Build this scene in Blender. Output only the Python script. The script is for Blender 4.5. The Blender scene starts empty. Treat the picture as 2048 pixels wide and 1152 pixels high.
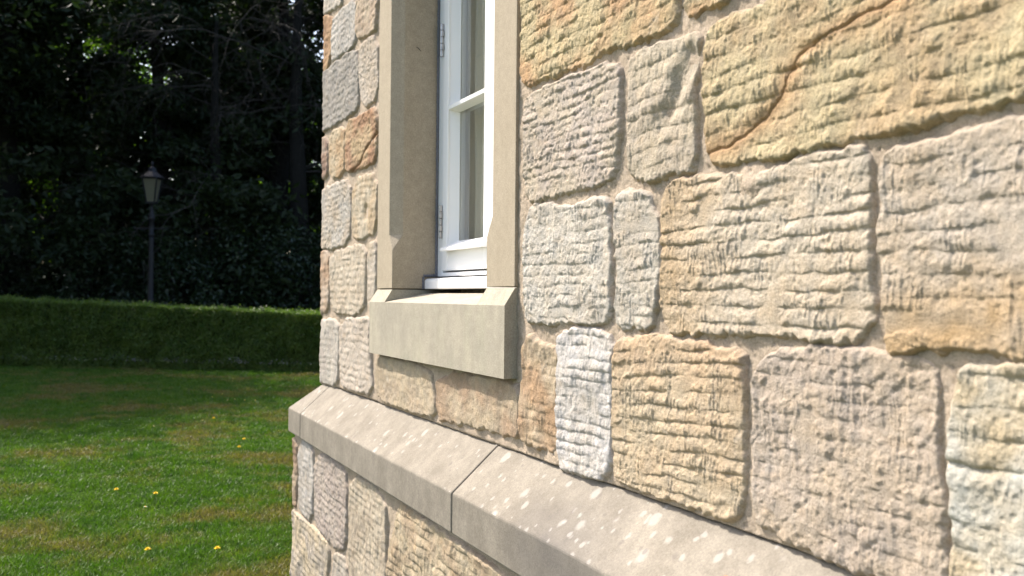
import bpy, bmesh, math, random
import numpy as np
from mathutils import Vector, Matrix
random.seed(7)
RNG = np.random.default_rng(11)
SC = bpy.context.scene
COL = SC.collection
R = math.radians
EYE = 1.35          # camera height
CAM_OFF = 0.868     # camera distance in front of the wall face (wall face is y = 0, outside is -y)

# ------------------------------------------------------------------ camera
cd = bpy.data.cameras.new('camera')
cam = bpy.data.objects.new('camera', cd); COL.objects.link(cam)
fwd = Vector((-0.91395127, 0.40571226, 0.00952013))
rgt = Vector((0.40579253, 0.91392091, 0.00899947))
up = Vector((0.00504945, -0.01208828, 0.99991418))
m = Matrix((rgt, up, -fwd)).transposed().to_4x4()
m.translation = Vector((0, -CAM_OFF, EYE))
cam.matrix_world = m
cd.sensor_width = 36; cd.lens = 36 * 1991 / 2048
cd.clip_start = 0.05; cd.clip_end = 600
cd.dof.use_dof = True; cd.dof.focus_distance = 2.25; cd.dof.aperture_fstop = 7.0
SC.camera = cam
# ------------------------------------------------------------------ light
SUN_EL = R(49); SUN_AZ = R(239)       # towards -x, -y
w = bpy.data.worlds.new('World'); SC.world = w; w.use_nodes = True
nt = w.node_tree
sky = nt.nodes.new('ShaderNodeTexSky'); sky.sky_type = 'NISHITA'; sky.sun_disc = False
sky.sun_elevation = SUN_EL; sky.sun_rotation = SUN_AZ; sky.air_density = 1.0; sky.dust_density = 3.5
bg = nt.nodes['Background']; bg.inputs['Strength'].default_value = 0.15
nt.links.new(sky.outputs[0], bg.inputs[0])
sd = bpy.data.lights.new('sun', 'SUN'); sd.energy = 3.6; sd.angle = R(0.6); sd.color = (1, 0.94, 0.85)
sun = bpy.data.objects.new('sun', sd); COL.objects.link(sun)
sdir = Vector((math.sin(SUN_AZ) * math.cos(SUN_EL), math.cos(SUN_AZ) * math.cos(SUN_EL), math.sin(SUN_EL)))
sun.rotation_euler = sdir.to_track_quat('Z', 'Y').to_euler()
sun.location = (-5, -8, 12)
SC.view_settings.view_transform = 'Standard'; SC.view_settings.look = 'None'
SC.view_settings.exposure = 1.20; SC.view_settings.gamma = 1
SC.cycles.max_bounces = 6; SC.cycles.diffuse_bounces = 3; SC.cycles.transparent_max_bounces = 8

# ------------------------------------------------------------------ helpers
def lin(c):
    return tuple(((v / 255) / 12.92 if v <= 10 else (((v / 255) + 0.055) / 1.055) ** 2.4) for v in c)

def link(o, parent=None, label=None, cat=None, group=None, kind=None):
    COL.objects.link(o)
    if parent is not None: o.parent = parent
    if label: o['label'] = label
    if cat: o['category'] = cat
    if group: o['group'] = group
    if kind: o['kind'] = kind
    return o

def empty(name, loc, label, cat, group=None, rz=0):
    o = bpy.data.objects.new(name, None); o.location = loc; o.rotation_euler = (0, 0, rz)
    o.empty_display_size = 0.1
    return link(o, None, label, cat, group)

def np_mesh(name, verts, faces, mat, smooth=True, col=None):
    """verts (n,3), faces (m,k) arrays"""
    me = bpy.data.meshes.new(name)
    verts = np.asarray(verts, np.float32); faces = np.asarray(faces, np.int32)
    k = faces.shape[1]
    me.vertices.add(len(verts)); me.vertices.foreach_set('co', verts.ravel())
    me.loops.add(faces.size); me.loops.foreach_set('vertex_index', faces.ravel())
    me.polygons.add(len(faces))
    me.polygons.foreach_set('loop_start', np.arange(0, faces.size, k, dtype=np.int32))
    me.polygons.foreach_set('loop_total', np.full(len(faces), k, np.int32))
    me.update(calc_edges=True)
    me.polygons.foreach_set('use_smooth', np.full(len(faces), smooth))
    if col is not None:
        a = me.attributes.new('Col', 'FLOAT_COLOR', 'POINT')
        c = np.ones((len(verts), 4), np.float32); c[:, :3] = col
        a.data.foreach_set('color', c.ravel())
    me.materials.append(mat)
    me.validate()
    return me

def mesh_obj(name, me, parent=None, **kw):
    o = bpy.data.objects.new(name, me)
    return link(o, parent, **kw)

def bm_obj(name, bm, mat, parent=None, bevel=0, smooth=False, seg=2, **kw):
    bmesh.ops.recalc_face_normals(bm, faces=bm.faces)
    if bevel:
        es = [e for e in bm.edges if len(e.link_faces) == 2 and e.calc_face_angle(0) > 0.3]
        bmesh.ops.bevel(bm, geom=es, offset=bevel, segments=seg, profile=0.5, affect='EDGES', clamp_overlap=True)
    me = bpy.data.meshes.new(name); bm.to_mesh(me); bm.free()
    me.materials.append(mat)
    for p in me.polygons: p.use_smooth = smooth
    return mesh_obj(name, me, parent, **kw)

def box(bm, x0, x1, y0, y1, z0, z1):
    v = [bm.verts.new(p) for p in [(x0, y0, z0), (x1, y0, z0), (x1, y1, z0), (x0, y1, z0), (x0, y0, z1), (x1, y0, z1), (x1, y1, z1), (x0, y1, z1)]]
    for f in [(0, 3, 2, 1), (4, 5, 6, 7), (0, 1, 5, 4), (1, 2, 6, 5), (2, 3, 7, 6), (3, 0, 4, 7)]:
        bm.faces.new([v[i] for i in f])
    return v

def prism(bm, pts0, pts1, cap0=True, cap1=True):
    a = [bm.verts.new(p) for p in pts0]; b = [bm.verts.new(p) for p in pts1]; n = len(a)
    for i in range(n): bm.faces.new([a[i], a[(i + 1) % n], b[(i + 1) % n], b[i]])
    if cap0: bm.faces.new(a)
    if cap1: bm.faces.new(b[::-1])

def tube_arrays(paths, sides=6):
    """paths: list of (points (n,3), radii (n)) -> verts, quads"""
    V = []; F = []; off = 0
    for P, rad in paths:
        P = np.asarray(P, float); rad = np.asarray(rad, float); n = len(P)
        T = np.gradient(P, axis=0); T /= (np.linalg.norm(T, axis=1)[:, None] + 1e-9)
        ref = np.array([0.3, 0.2, 0.93]) if abs(T[0][2]) < 0.85 else np.array([1.0, 0.1, 0])
        A = np.cross(T, ref); A /= (np.linalg.norm(A, axis=1)[:, None] + 1e-9); Bv = np.cross(T, A)
        ang = np.arange(sides) / sides * 2 * math.pi
        ring = P[:, None, :] + rad[:, None, None] * (np.cos(ang)[None, :, None] * A[:, None, :] + np.sin(ang)[None, :, None] * Bv[:, None, :])
        V.append(ring.reshape(-1, 3))
        i = np.arange(n - 1)[:, None] * sides; j = np.arange(sides)[None, :]; j2 = (j + 1) % sides
        F.append(np.stack([off + i + j, off + i + j2, off + i + sides + j2, off + i + sides + j], -1).reshape(-1, 4))
        off += n * sides
    return np.concatenate(V), np.concatenate(F)

def lathe(bm, prof, sides=24, cx=0, cy=0, rot=0):
    rings = []
    for r, z in prof:
        rings.append([bm.verts.new((cx + r * math.cos(rot + 2 * math.pi * k / sides), cy + r * math.sin(rot + 2 * math.pi * k / sides), z)) for k in range(sides)])
    for a, b in zip(rings, rings[1:]):
        for k in range(sides): bm.faces.new([a[k], a[(k + 1) % sides], b[(k + 1) % sides], b[k]])
    bm.faces.new(rings[0][::-1]); bm.faces.new(rings[-1])

# ------------------------------------------------------------------ noise (numpy)
def _h(ix, iy, seed):
    h = (ix.astype(np.int64) * 374761393 + iy.astype(np.int64) * 668265263 + seed * 1442695041) & 0xffffffff
    h = ((h ^ (h >> 13)) * 1274126177) & 0xffffffff
    return ((h ^ (h >> 16)) & 0xffffff) / float(0x1000000)

def pn(x, y, seed=0):
    x = np.asarray(x, float); y = np.asarray(y, float)
    x, y = np.broadcast_arrays(x, y)
    xi = np.floor(x); yi = np.floor(y); fx = x - xi; fy = y - yi
    u = fx * fx * fx * (fx * (fx * 6 - 15) + 10); v = fy * fy * fy * (fy * (fy * 6 - 15) + 10)
    def g(dx, dy):
        a = _h(xi + dx, yi + dy, seed) * 2 * math.pi
        return np.cos(a) * (fx - dx) + np.sin(a) * (fy - dy)
    n0 = g(0, 0) * (1 - u) + g(1, 0) * u; n1 = g(0, 1) * (1 - u) + g(1, 1) * u
    return (n0 * (1 - v) + n1 * v) * 1.5

def fbm(x, y, o=4, seed=0):
    s = 0; a = 1
    for k in range(o):
        s = s + a * pn(x * 2 ** k + 17.3 * k, y * 2 ** k - 9.1 * k, seed + k); a *= 0.5
    return s

def sstep(a, b, x):
    t = np.clip((x - a) / (b - a), 0, 1); return t * t * (3 - 2 * t)

def worley(x, y, seed=0):
    xi = np.floor(x); yi = np.floor(y); best = np.full(np.shape(x), 9.0)
    for dx in (-1, 0, 1):
        for dy in (-1, 0, 1):
            cx = xi + dx + _h(xi + dx, yi + dy, seed); cy = yi + dy + _h(xi + dx, yi + dy, seed + 5)
            best = np.minimum(best, (cx - x) ** 2 + (cy - y) ** 2)
    return np.sqrt(best)

def sdist(U, V, poly):
    """signed distance, positive inside"""
    P = np.asarray(poly); d = np.full(U.shape, 1e9); inside = np.zeros(U.shape, bool)
    for (ax, ay), (bx, by) in zip(P, np.roll(P, -1, 0)):
        ex, ey = bx - ax, by - ay; wx, wy = U - ax, V - ay
        t = np.clip((wx * ex + wy * ey) / (ex * ex + ey * ey + 1e-12), 0, 1)
        d = np.minimum(d, (wx - ex * t) ** 2 + (wy - ey * t) ** 2)
        if abs(by - ay) > 1e-12:
            c = ((ay > V) != (by > V)) & (U < ex * (V - ay) / (by - ay) + ax)
            inside ^= c
    d = np.sqrt(d)
    return np.where(inside, d, -d)

def chaikin(P, n=2):
    P = np.asarray(P, float)
    for _ in range(n):
        Q = np.roll(P, -1, 0)
        P = np.stack([P * 0.78 + Q * 0.22, P * 0.22 + Q * 0.78], 1).reshape(-1, 2)
    return P

# ------------------------------------------------------------------ materials
class N:
    """tiny node helper"""
    def __init__(s, name):
        s.m = bpy.data.materials.new(name); s.m.use_nodes = True; s.t = s.m.node_tree
        s.b = s.t.nodes['Principled BSDF']; s.out = s.t.nodes['Material Output']
    def n(s, typ, **kw):
        o = s.t.nodes.new(typ)
        for k, v in kw.items():
            if k.startswith('i_'):
                key = k[2:]; key = int(key) if key.isdigit() else key.replace('_', ' ')
                if isinstance(v, bpy.types.NodeSocket): s.t.links.new(v, o.inputs[key])
                else: o.inputs[key].default_value = v
            else: setattr(o, k, v)
        return o
    def l(s, a, b): s.t.links.new(a, b)
    def pos(s, scale=(1, 1, 1), rot=(0, 0, 0)):
        tc = s.n('ShaderNodeTexCoord'); mp = s.n('ShaderNodeMapping', i_Scale=scale, i_Rotation=rot); s.l(tc.outputs['Object'], mp.inputs[0]); return mp.outputs[0]
    def noise(s, vec, scale, detail=4, rough=0.6, dist=0):
        return s.n('ShaderNodeTexNoise', i_Vector=vec, i_Scale=scale, i_Detail=detail, i_Roughness=rough, i_Distortion=dist).outputs['Fac']
    def ramp(s, fac, stops):
        r = s.n('ShaderNodeValToRGB'); s.l(fac, r.inputs[0]); e = r.color_ramp.elements
        while len(e) < len(stops): e.new(0.5)
        for el, (p, c) in zip(e, stops):
            el.position = p; el.color = (c, c, c, 1) if isinstance(c, (int, float)) else (*c[:3], 1)
        return r.outputs[0]
    def mix(s, fac, a, b, blend='MIX'):
        x = s.n('ShaderNodeMix', data_type='RGBA', blend_type=blend)
        for sock, v in ((x.inputs['Factor'], fac), (x.inputs[6], a), (x.inputs[7], b)):
            if isinstance(v, bpy.types.NodeSocket): s.l(v, sock)
            elif isinstance(v, (int, float)) and sock.type == 'RGBA': sock.default_value = (v, v, v, 1)
            elif isinstance(v, tuple): sock.default_value = (*v[:3], 1)
            else: sock.default_value = v
        return x.outputs[2]
    def math(s, op, a, b=0.0):
        x = s.n('ShaderNodeMath', operation=op)
        for i, v in enumerate((a, b)):
            if isinstance(v, bpy.types.NodeSocket): s.l(v, x.inputs[i])
            else: x.inputs[i].default_value = v
        return x.outputs[0]
    def bump(s, h, strength=0.3, dist=0.002, normal=None):
        b = s.n('ShaderNodeBump', i_Strength=strength, i_Distance=dist, i_Height=h)
        if normal: s.l(normal, b.inputs['Normal'])
        return b.outputs[0]
    def done(s, color=None, rough=0.8, normal=None, spec=0.3, metal=0.0):
        if color is not None:
            if isinstance(color, bpy.types.NodeSocket): s.l(color, s.b.inputs['Base Color'])
            else: s.b.inputs['Base Color'].default_value = (*color[:3], 1)
        if isinstance(rough, bpy.types.NodeSocket): s.l(rough, s.b.inputs['Roughness'])
        else: s.b.inputs['Roughness'].default_value = rough
        if normal: s.l(normal, s.b.inputs['Normal'])
        s.b.inputs['Specular IOR Level'].default_value = spec; s.b.inputs['Metallic'].default_value = metal
        return s.m

def mat_rubble():
    n = N('weathered_sandstone'); p = n.pos()
    at = n.n('ShaderNodeAttribute', attribute_name='Col')
    g1 = n.noise(p, 420, 3, 0.7); g2 = n.noise(p, 900, 2, 0.6); g3 = n.noise(p, 60, 4, 0.6)
    c = n.mix(1.0, at.outputs['Color'], n.ramp(n.noise(p, 330, 3, 0.75), [(0.25, 0.70), (0.75, 1.24)]), 'MULTIPLY')
    c = n.mix(0.8, c, n.ramp(g3, [(0.25, 0.86), (0.75, 1.12)]), 'MULTIPLY')
    c = n.mix(1.0, c, n.ramp(n.noise(p, 2.6, 5, 0.65), [(0.3, (0.90, 0.88, 0.86)), (0.7, (1.07, 1.06, 1.05))]), 'MULTIPLY')
    c = n.mix(n.ramp(n.noise(n.pos((11, 11, 3.0)), 1, 5, 0.7), [(0.55, 0.0), (0.78, 0.30)]), c, (0.30, 0.27, 0.235))
    c = n.mix(n.ramp(n.noise(p, 17, 5, 0.75), [(0.60, 0.0), (0.72, 0.35)]), c, (0.56, 0.50, 0.43))
    sp = n.n('ShaderNodeTexVoronoi', i_Vector=p, i_Scale=260).outputs['Distance']
    c = n.mix(n.ramp(sp, [(0.05, 0.55), (0.13, 0.0)]), c, (0.16, 0.12, 0.10))
    h = n.math('ADD', n.math('MULTIPLY', n.noise(p, 330, 4, 0.75), 1.5), n.math('MULTIPLY', g3, 1.2))
    nb = n.bump(h, 0.65, 0.0030)
    nb = n.bump(g2, 0.45, 0.0012, nb)
    return n.done(c, 0.93, nb, 0.15)

def mat_ashlar(name, base, dark, stain=0.4, lichen=False, green=0.0):
    n = N(name); p = n.pos()
    g1 = n.noise(p, 700, 2, 0.6); g2 = n.noise(p, 9, 5, 0.6); g3 = n.noise(p, 260, 3, 0.7)
    streak = n.noise(n.pos((22, 22, 5)), 1, 4, 0.6)
    c = n.mix(n.ramp(g2, [(0.3, 0.0), (0.7, stain)]), base, dark)
    c = n.mix(n.ramp(streak, [(0.45, 0.0), (0.75, 0.42 * stain)]), c, tuple(v * 0.80 for v in dark))
    c = n.mix(1.0, c, n.ramp(n.noise(p, 48, 4, 0.7), [(0.3, 0.90), (0.7, 1.07)]), 'MULTIPLY')
    if green:
        c = n.mix(n.ramp(n.noise(n.pos((14, 14, 5)), 1, 4, 0.6), [(0.48, 0.0), (0.75, green)]), c, (0.33, 0.36, 0.22))
    c = n.mix(1.0, c, n.ramp(g3, [(0.25, 0.76), (0.75, 1.18)]), 'MULTIPLY')
    c = n.mix(1.0, c, n.ramp(g1, [(0.25, 0.88), (0.75, 1.10)]), 'MULTIPLY')
    if lichen:
        q = n.pos((1, 0.85, 0.85))
        wob = n.n('ShaderNodeTexNoise', i_Vector=q, i_Scale=90, i_Detail=2)
        q2 = n.n('ShaderNodeVectorMath', operation='MULTIPLY_ADD', i_0=wob.outputs['Color'], i_1=(0.010, 0.010, 0.010), i_2=q).outputs[0]
        zone = n.noise(p, 5, 3, 0.6)
        gn = n.n('ShaderNodeSeparateXYZ', i_0=n.n('ShaderNodeNewGeometry').outputs['True Normal'])
        steep = n.math('LESS_THAN', gn.outputs[2], 0.3)
        dv = n.n('ShaderNodeVectorMath', operation='DISTANCE', i_0=n.pos((1, 1.6, 1.6)), i_1=(-1.55, -0.157, 1.44))
        st = n.math('ADD', dv.outputs['Value'], n.math('MULTIPLY', n.noise(p, 14, 4, 0.65), 0.30))
        c = n.mix(n.ramp(st, [(0.16, 0.62), (0.42, 0.0)]), c, (0.115, 0.105, 0.10))
        for sc, colr, r0, pr in ((26, (0.44, 0.41, 0.375), 0.42, 0.44), (41, (0.43, 0.40, 0.37), 0.36, 0.41), (30, (0.15, 0.13, 0.12), 0.22, 0.50), (52, (0.14, 0.125, 0.115), 0.22, 0.52), (35, (0.40, 0.44, 0.40), 0.24, 0.78)):
            v = n.n('ShaderNodeTexVoronoi', i_Vector=q2, i_Scale=sc, i_Randomness=1.0)
            sel = n.n('ShaderNodeSeparateColor', i_0=v.outputs['Color'])
            rad = n.math('MULTIPLY', sel.outputs[1], r0)
            inside = n.ramp(n.math('DIVIDE', v.outputs['Distance'], n.math('ADD', rad, 0.02)), [(0.60, 1.0), (1.0, 0.0)])
            keep = n.math('GREATER_THAN', n.math('ADD', n.math('MULTIPLY', steep, -2.0), n.math('ADD', sel.outputs[0], n.math('MULTIPLY', n.math('SUBTRACT', zone, 0.5), 1.2))), pr)
            c = n.mix(n.math('MULTIPLY', n.math('MULTIPLY', inside, keep), 0.46), c, colr)
    h = n.math('ADD', n.math('MULTIPLY', g3, 1.0), n.math('MULTIPLY', n.noise(p, 45, 3, 0.6), 0.8))
    return n.done(c, 0.9, n.bump(n.math('ADD', h, n.math('MULTIPLY', g1, 0.5)), 0.4, 0.0014), 0.2)

M_RUBBLE = mat_rubble()
M_JAMB = mat_ashlar('dressed_jamb_sandstone', (0.415, 0.345, 0.255), (0.37, 0.305, 0.22), 0.6)
M_SILL = mat_ashlar('dressed_sill_sandstone', (0.44, 0.388, 0.300), (0.335, 0.30, 0.24), 0.9, green=0.16)
M_PLINTH = mat_ashlar('dressed_plinth_sandstone', (0.295, 0.260, 0.212), (0.18, 0.156, 0.124), 0.8, lichen=True)

def mat_paint():
    n = N('white_gloss_paint'); p = n.pos()
    g = n.noise(n.pos((120, 120, 9)), 1, 3, 0.6); d = n.noise(p, 7, 4, 0.6)
    c = n.mix(n.ramp(d, [(0.45, 0.0), (0.8, 0.25)]), (0.88, 0.87, 0.86), (0.80, 0.79, 0.77))
    sp = n.n('ShaderNodeTexVoronoi', i_Vector=p, i_Scale=38)
    sel = n.n('ShaderNodeSeparateColor', i_0=sp.outputs['Color'])
    f = n.math('MULTIPLY', n.ramp(sp.outputs['Distance'], [(0.03, 1.0), (0.06, 0.0)]), n.math('GREATER_THAN', sel.outputs[0], 0.8))
    c = n.mix(f, c, (0.3, 0.28, 0.26))
    return n.done(c, 0.32, n.bump(g, 0.12, 0.001), 0.45)
M_PAINT = mat_paint()

def simple(name, color, rough=0.6, metal=0.0, scale=40, var=0.2, bump=0.2, bd=0.002, spec=0.3):
    n = N(name); g = n.noise(n.pos(), scale, 4, 0.6)
    c = n.mix(1.0, tuple(color), n.ramp(g, [(0.25, 1 - var), (0.75, 1 + var)]), 'MULTIPLY')
    return n.done(c, rough, n.bump(g, bump, bd), spec, metal)
M_STEEL = simple('brushed_hinge_steel', (0.42, 0.41, 0.40), 0.38, 0.9, 120, 0.25)
M_SEAL = simple('grey_sealant', (0.17, 0.17, 0.19), 0.6, 0, 380, 0.7, 0.8, 0.003)
M_DARK = simple('dark_void', (0.03, 0.028, 0.026), 0.9)
M_IRON = simple('painted_lamp_iron', (0.009, 0.009, 0.012), 0.5, 0, 30, 0.3)
M_CURTAIN = simple('cream_curtain_cloth', (0.74, 0.66, 0.54), 0.95, 0, 200, 0.08)
M_PLASTER = simple('interior_plaster', (0.30, 0.27, 0.23), 0.9, 0, 5, 0.1)
M_SLATE = simple('roof_slate', (0.09, 0.09, 0.10), 0.6, 0, 12, 0.3)
M_SPIKE = simple('dead_bud_brown', (0.55, 0.20, 0.06), 0.6, 0, 200, 0.3)

def mat_glass():
    n = N('window_glass')
    fr = n.n('ShaderNodeFresnel', i_IOR=1.52)
    f = n.math('MULTIPLY', n.math('MINIMUM', n.math('MULTIPLY', fr.outputs[0], 2.4), 1.0), n.math('SUBTRACT', 1.0, n.n('ShaderNodeNewGeometry').outputs['Backfacing']))
    tr = n.n('ShaderNodeBsdfTransparent', i_Color=(0.95, 0.97, 0.96, 1)); gl = n.n('ShaderNodeBsdfGlossy', i_Roughness=0.01)
    nb = n.bump(n.noise(n.pos(), 6, 2, 0.5), 0.05, 0.01); n.l(nb, gl.inputs['Normal'])
    mx = n.n('ShaderNodeMixShader'); n.l(f, mx.inputs[0]); n.l(tr.outputs[0], mx.inputs[1]); n.l(gl.outputs[0], mx.inputs[2])
    n.l(mx.outputs[0], n.out.inputs[0]); return n.m
M_GLASS = mat_glass()

def mat_lampglass():
    n = N('frosted_lamp_glass')
    n.b.inputs['Base Color'].default_value = (0.23, 0.215, 0.15, 1); n.b.inputs['Roughness'].default_value = 0.35
    tl = n.n('ShaderNodeBsdfTranslucent', i_Color=(0.25, 0.25, 0.2, 1)); mx = n.n('ShaderNodeMixShader', i_0=0.5)
    n.l(n.b.outputs[0], mx.inputs[1]); n.l(tl.outputs[0], mx.inputs[2]); n.l(mx.outputs[0], n.out.inputs[0]); return n.m
M_LAMPGLASS = mat_lampglass()

def mat_leaf(name, c1, c2, trans, rough=0.55, spec=0.3, scale=0.8, c3=None):
    n = N(name); p = n.pos()
    c = n.mix(n.ramp(n.noise(p, scale, 4, 0.7), [(0.35, 0.0), (0.65, 1.0)]), c1, c2)
    if c3: c = n.mix(n.ramp(n.noise(p, 26, 2, 0.6), [(0.52, 0.0), (0.70, 0.8)]), c, c3)
    n.l(c, n.b.inputs['Base Color']); n.b.inputs['Roughness'].default_value = rough; n.b.inputs['Specular IOR Level'].default_value = spec
    tl = n.n('ShaderNodeBsdfTranslucent'); n.l(n.mix(1.0, c, (1.6, 2.0, 0.7), 'MULTIPLY'), tl.inputs[0])
    mx = n.n('ShaderNodeMixShader', i_0=trans); n.l(n.b.outputs[0], mx.inputs[1]); n.l(tl.outputs[0], mx.inputs[2]); n.l(mx.outputs[0], n.out.inputs[0])
    return n.m
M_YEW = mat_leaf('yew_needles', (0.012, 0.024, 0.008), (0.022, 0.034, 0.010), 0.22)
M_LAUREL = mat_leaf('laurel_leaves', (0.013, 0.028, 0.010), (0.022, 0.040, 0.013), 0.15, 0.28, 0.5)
M_LIME = mat_leaf('young_beech_leaves', (0.11, 0.19, 0.02), (0.15, 0.22, 0.03), 0.6)
M_HEDGE = mat_leaf('box_hedge_leaves', (0.060, 0.108, 0.017), (0.120, 0.165, 0.032), 0.35, 0.45, 0.4, 3.5, (0.16, 0.17, 0.05))
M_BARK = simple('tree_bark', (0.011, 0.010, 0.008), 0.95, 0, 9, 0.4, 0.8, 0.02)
M_TWIG = simple('pale_twig_bark', (0.045, 0.039, 0.034), 0.9, 0, 30, 0.3)
M_PETAL = simple('dandelion_yellow', (0.85, 0.60, 0.02), 0.6, 0, 300, 0.15)
M_DAISY = simple('daisy_white', (0.80, 0.80, 0.80), 0.6, 0, 300, 0.05)
M_STEM = simple('flower_stem_green', (0.10, 0.16, 0.04), 0.7)

def lawn_color(n, pos):
    big = n.noise(pos, 0.75, 5, 0.62); mid = n.noise(pos, 3.6, 4, 0.65); fine = n.noise(pos, 30, 4, 0.7)
    g = n.mix(n.ramp(mid, [(0.3, 0.0), (0.7, 1.0)]), (0.038, 0.090, 0.011), (0.088, 0.145, 0.019))
    thatch = n.mix(n.ramp(fine, [(0.3, 0.0), (0.7, 1.0)]), (0.11, 0.075, 0.032), (0.23, 0.165, 0.075))
    k = n.math('ADD', n.math('MULTIPLY', big, 0.65), n.math('ADD', n.math('MULTIPLY', mid, 0.25), n.math('MULTIPLY', fine, 0.18)))
    return n.mix(n.ramp(k, [(0.53, 0.0), (0.62, 0.8)]), g, thatch), k, fine
def mat_lawn():
    n = N('lawn_soil_and_moss'); c, k, fine = lawn_color(n, n.pos())
    c = n.mix(0.55, c, n.mix(n.ramp(fine, [(0.3, 0.0), (0.7, 1.0)]), (0.02, 0.03, 0.008), (0.07, 0.10, 0.02)))
    return n.done(c, 0.95, n.bump(n.noise(n.pos(), 60, 4, 0.7), 0.9, 0.03), 0.1)
def mat_grass():
    n = N('grass_blades'); c, k, fine = lawn_color(n, n.pos()); n.l(c, n.b.inputs['Base Color'])
    n.b.inputs['Roughness'].default_value = 0.5; n.b.inputs['Specular IOR Level'].default_value = 0.18
    tl = n.n('ShaderNodeBsdfTranslucent'); n.l(n.mix(1.0, c, (1.4, 1.7, 0.6), 'MULTIPLY'), tl.inputs[0])
    mx = n.n('ShaderNodeMixShader', i_0=0.35); n.l(n.b.outputs[0], mx.inputs[1]); n.l(tl.outputs[0], mx.inputs[2]); n.l(mx.outputs[0], n.out.inputs[0])
    return n.m
M_LAWN = mat_lawn(); M_GRASS = mat_grass()
def mat_gravel(name, a, b, sc):
    n = N(name); p = n.pos(); v = n.n('ShaderNodeTexVoronoi', i_Vector=p, i_Scale=sc)
    c = n.mix(v.outputs['Color'], a, b)
    return n.done(c, 0.85, n.bump(n.ramp(v.outputs['Distance'], [(0.0, 1.0), (0.7, 0.0)]), 1.0, 0.02), 0.3)
M_GRAVEL = mat_gravel('dark_drain_gravel', (0.06, 0.06, 0.07), (0.16, 0.16, 0.17), 60)
M_DRIVE = mat_gravel('pale_drive_gravel', (0.17, 0.165, 0.165), (0.30, 0.29, 0.29), 40)
M_SOIL = simple('woodland_floor', (0.035, 0.04, 0.02), 0.95, 0, 3, 0.5, 0.8, 0.05)
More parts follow.
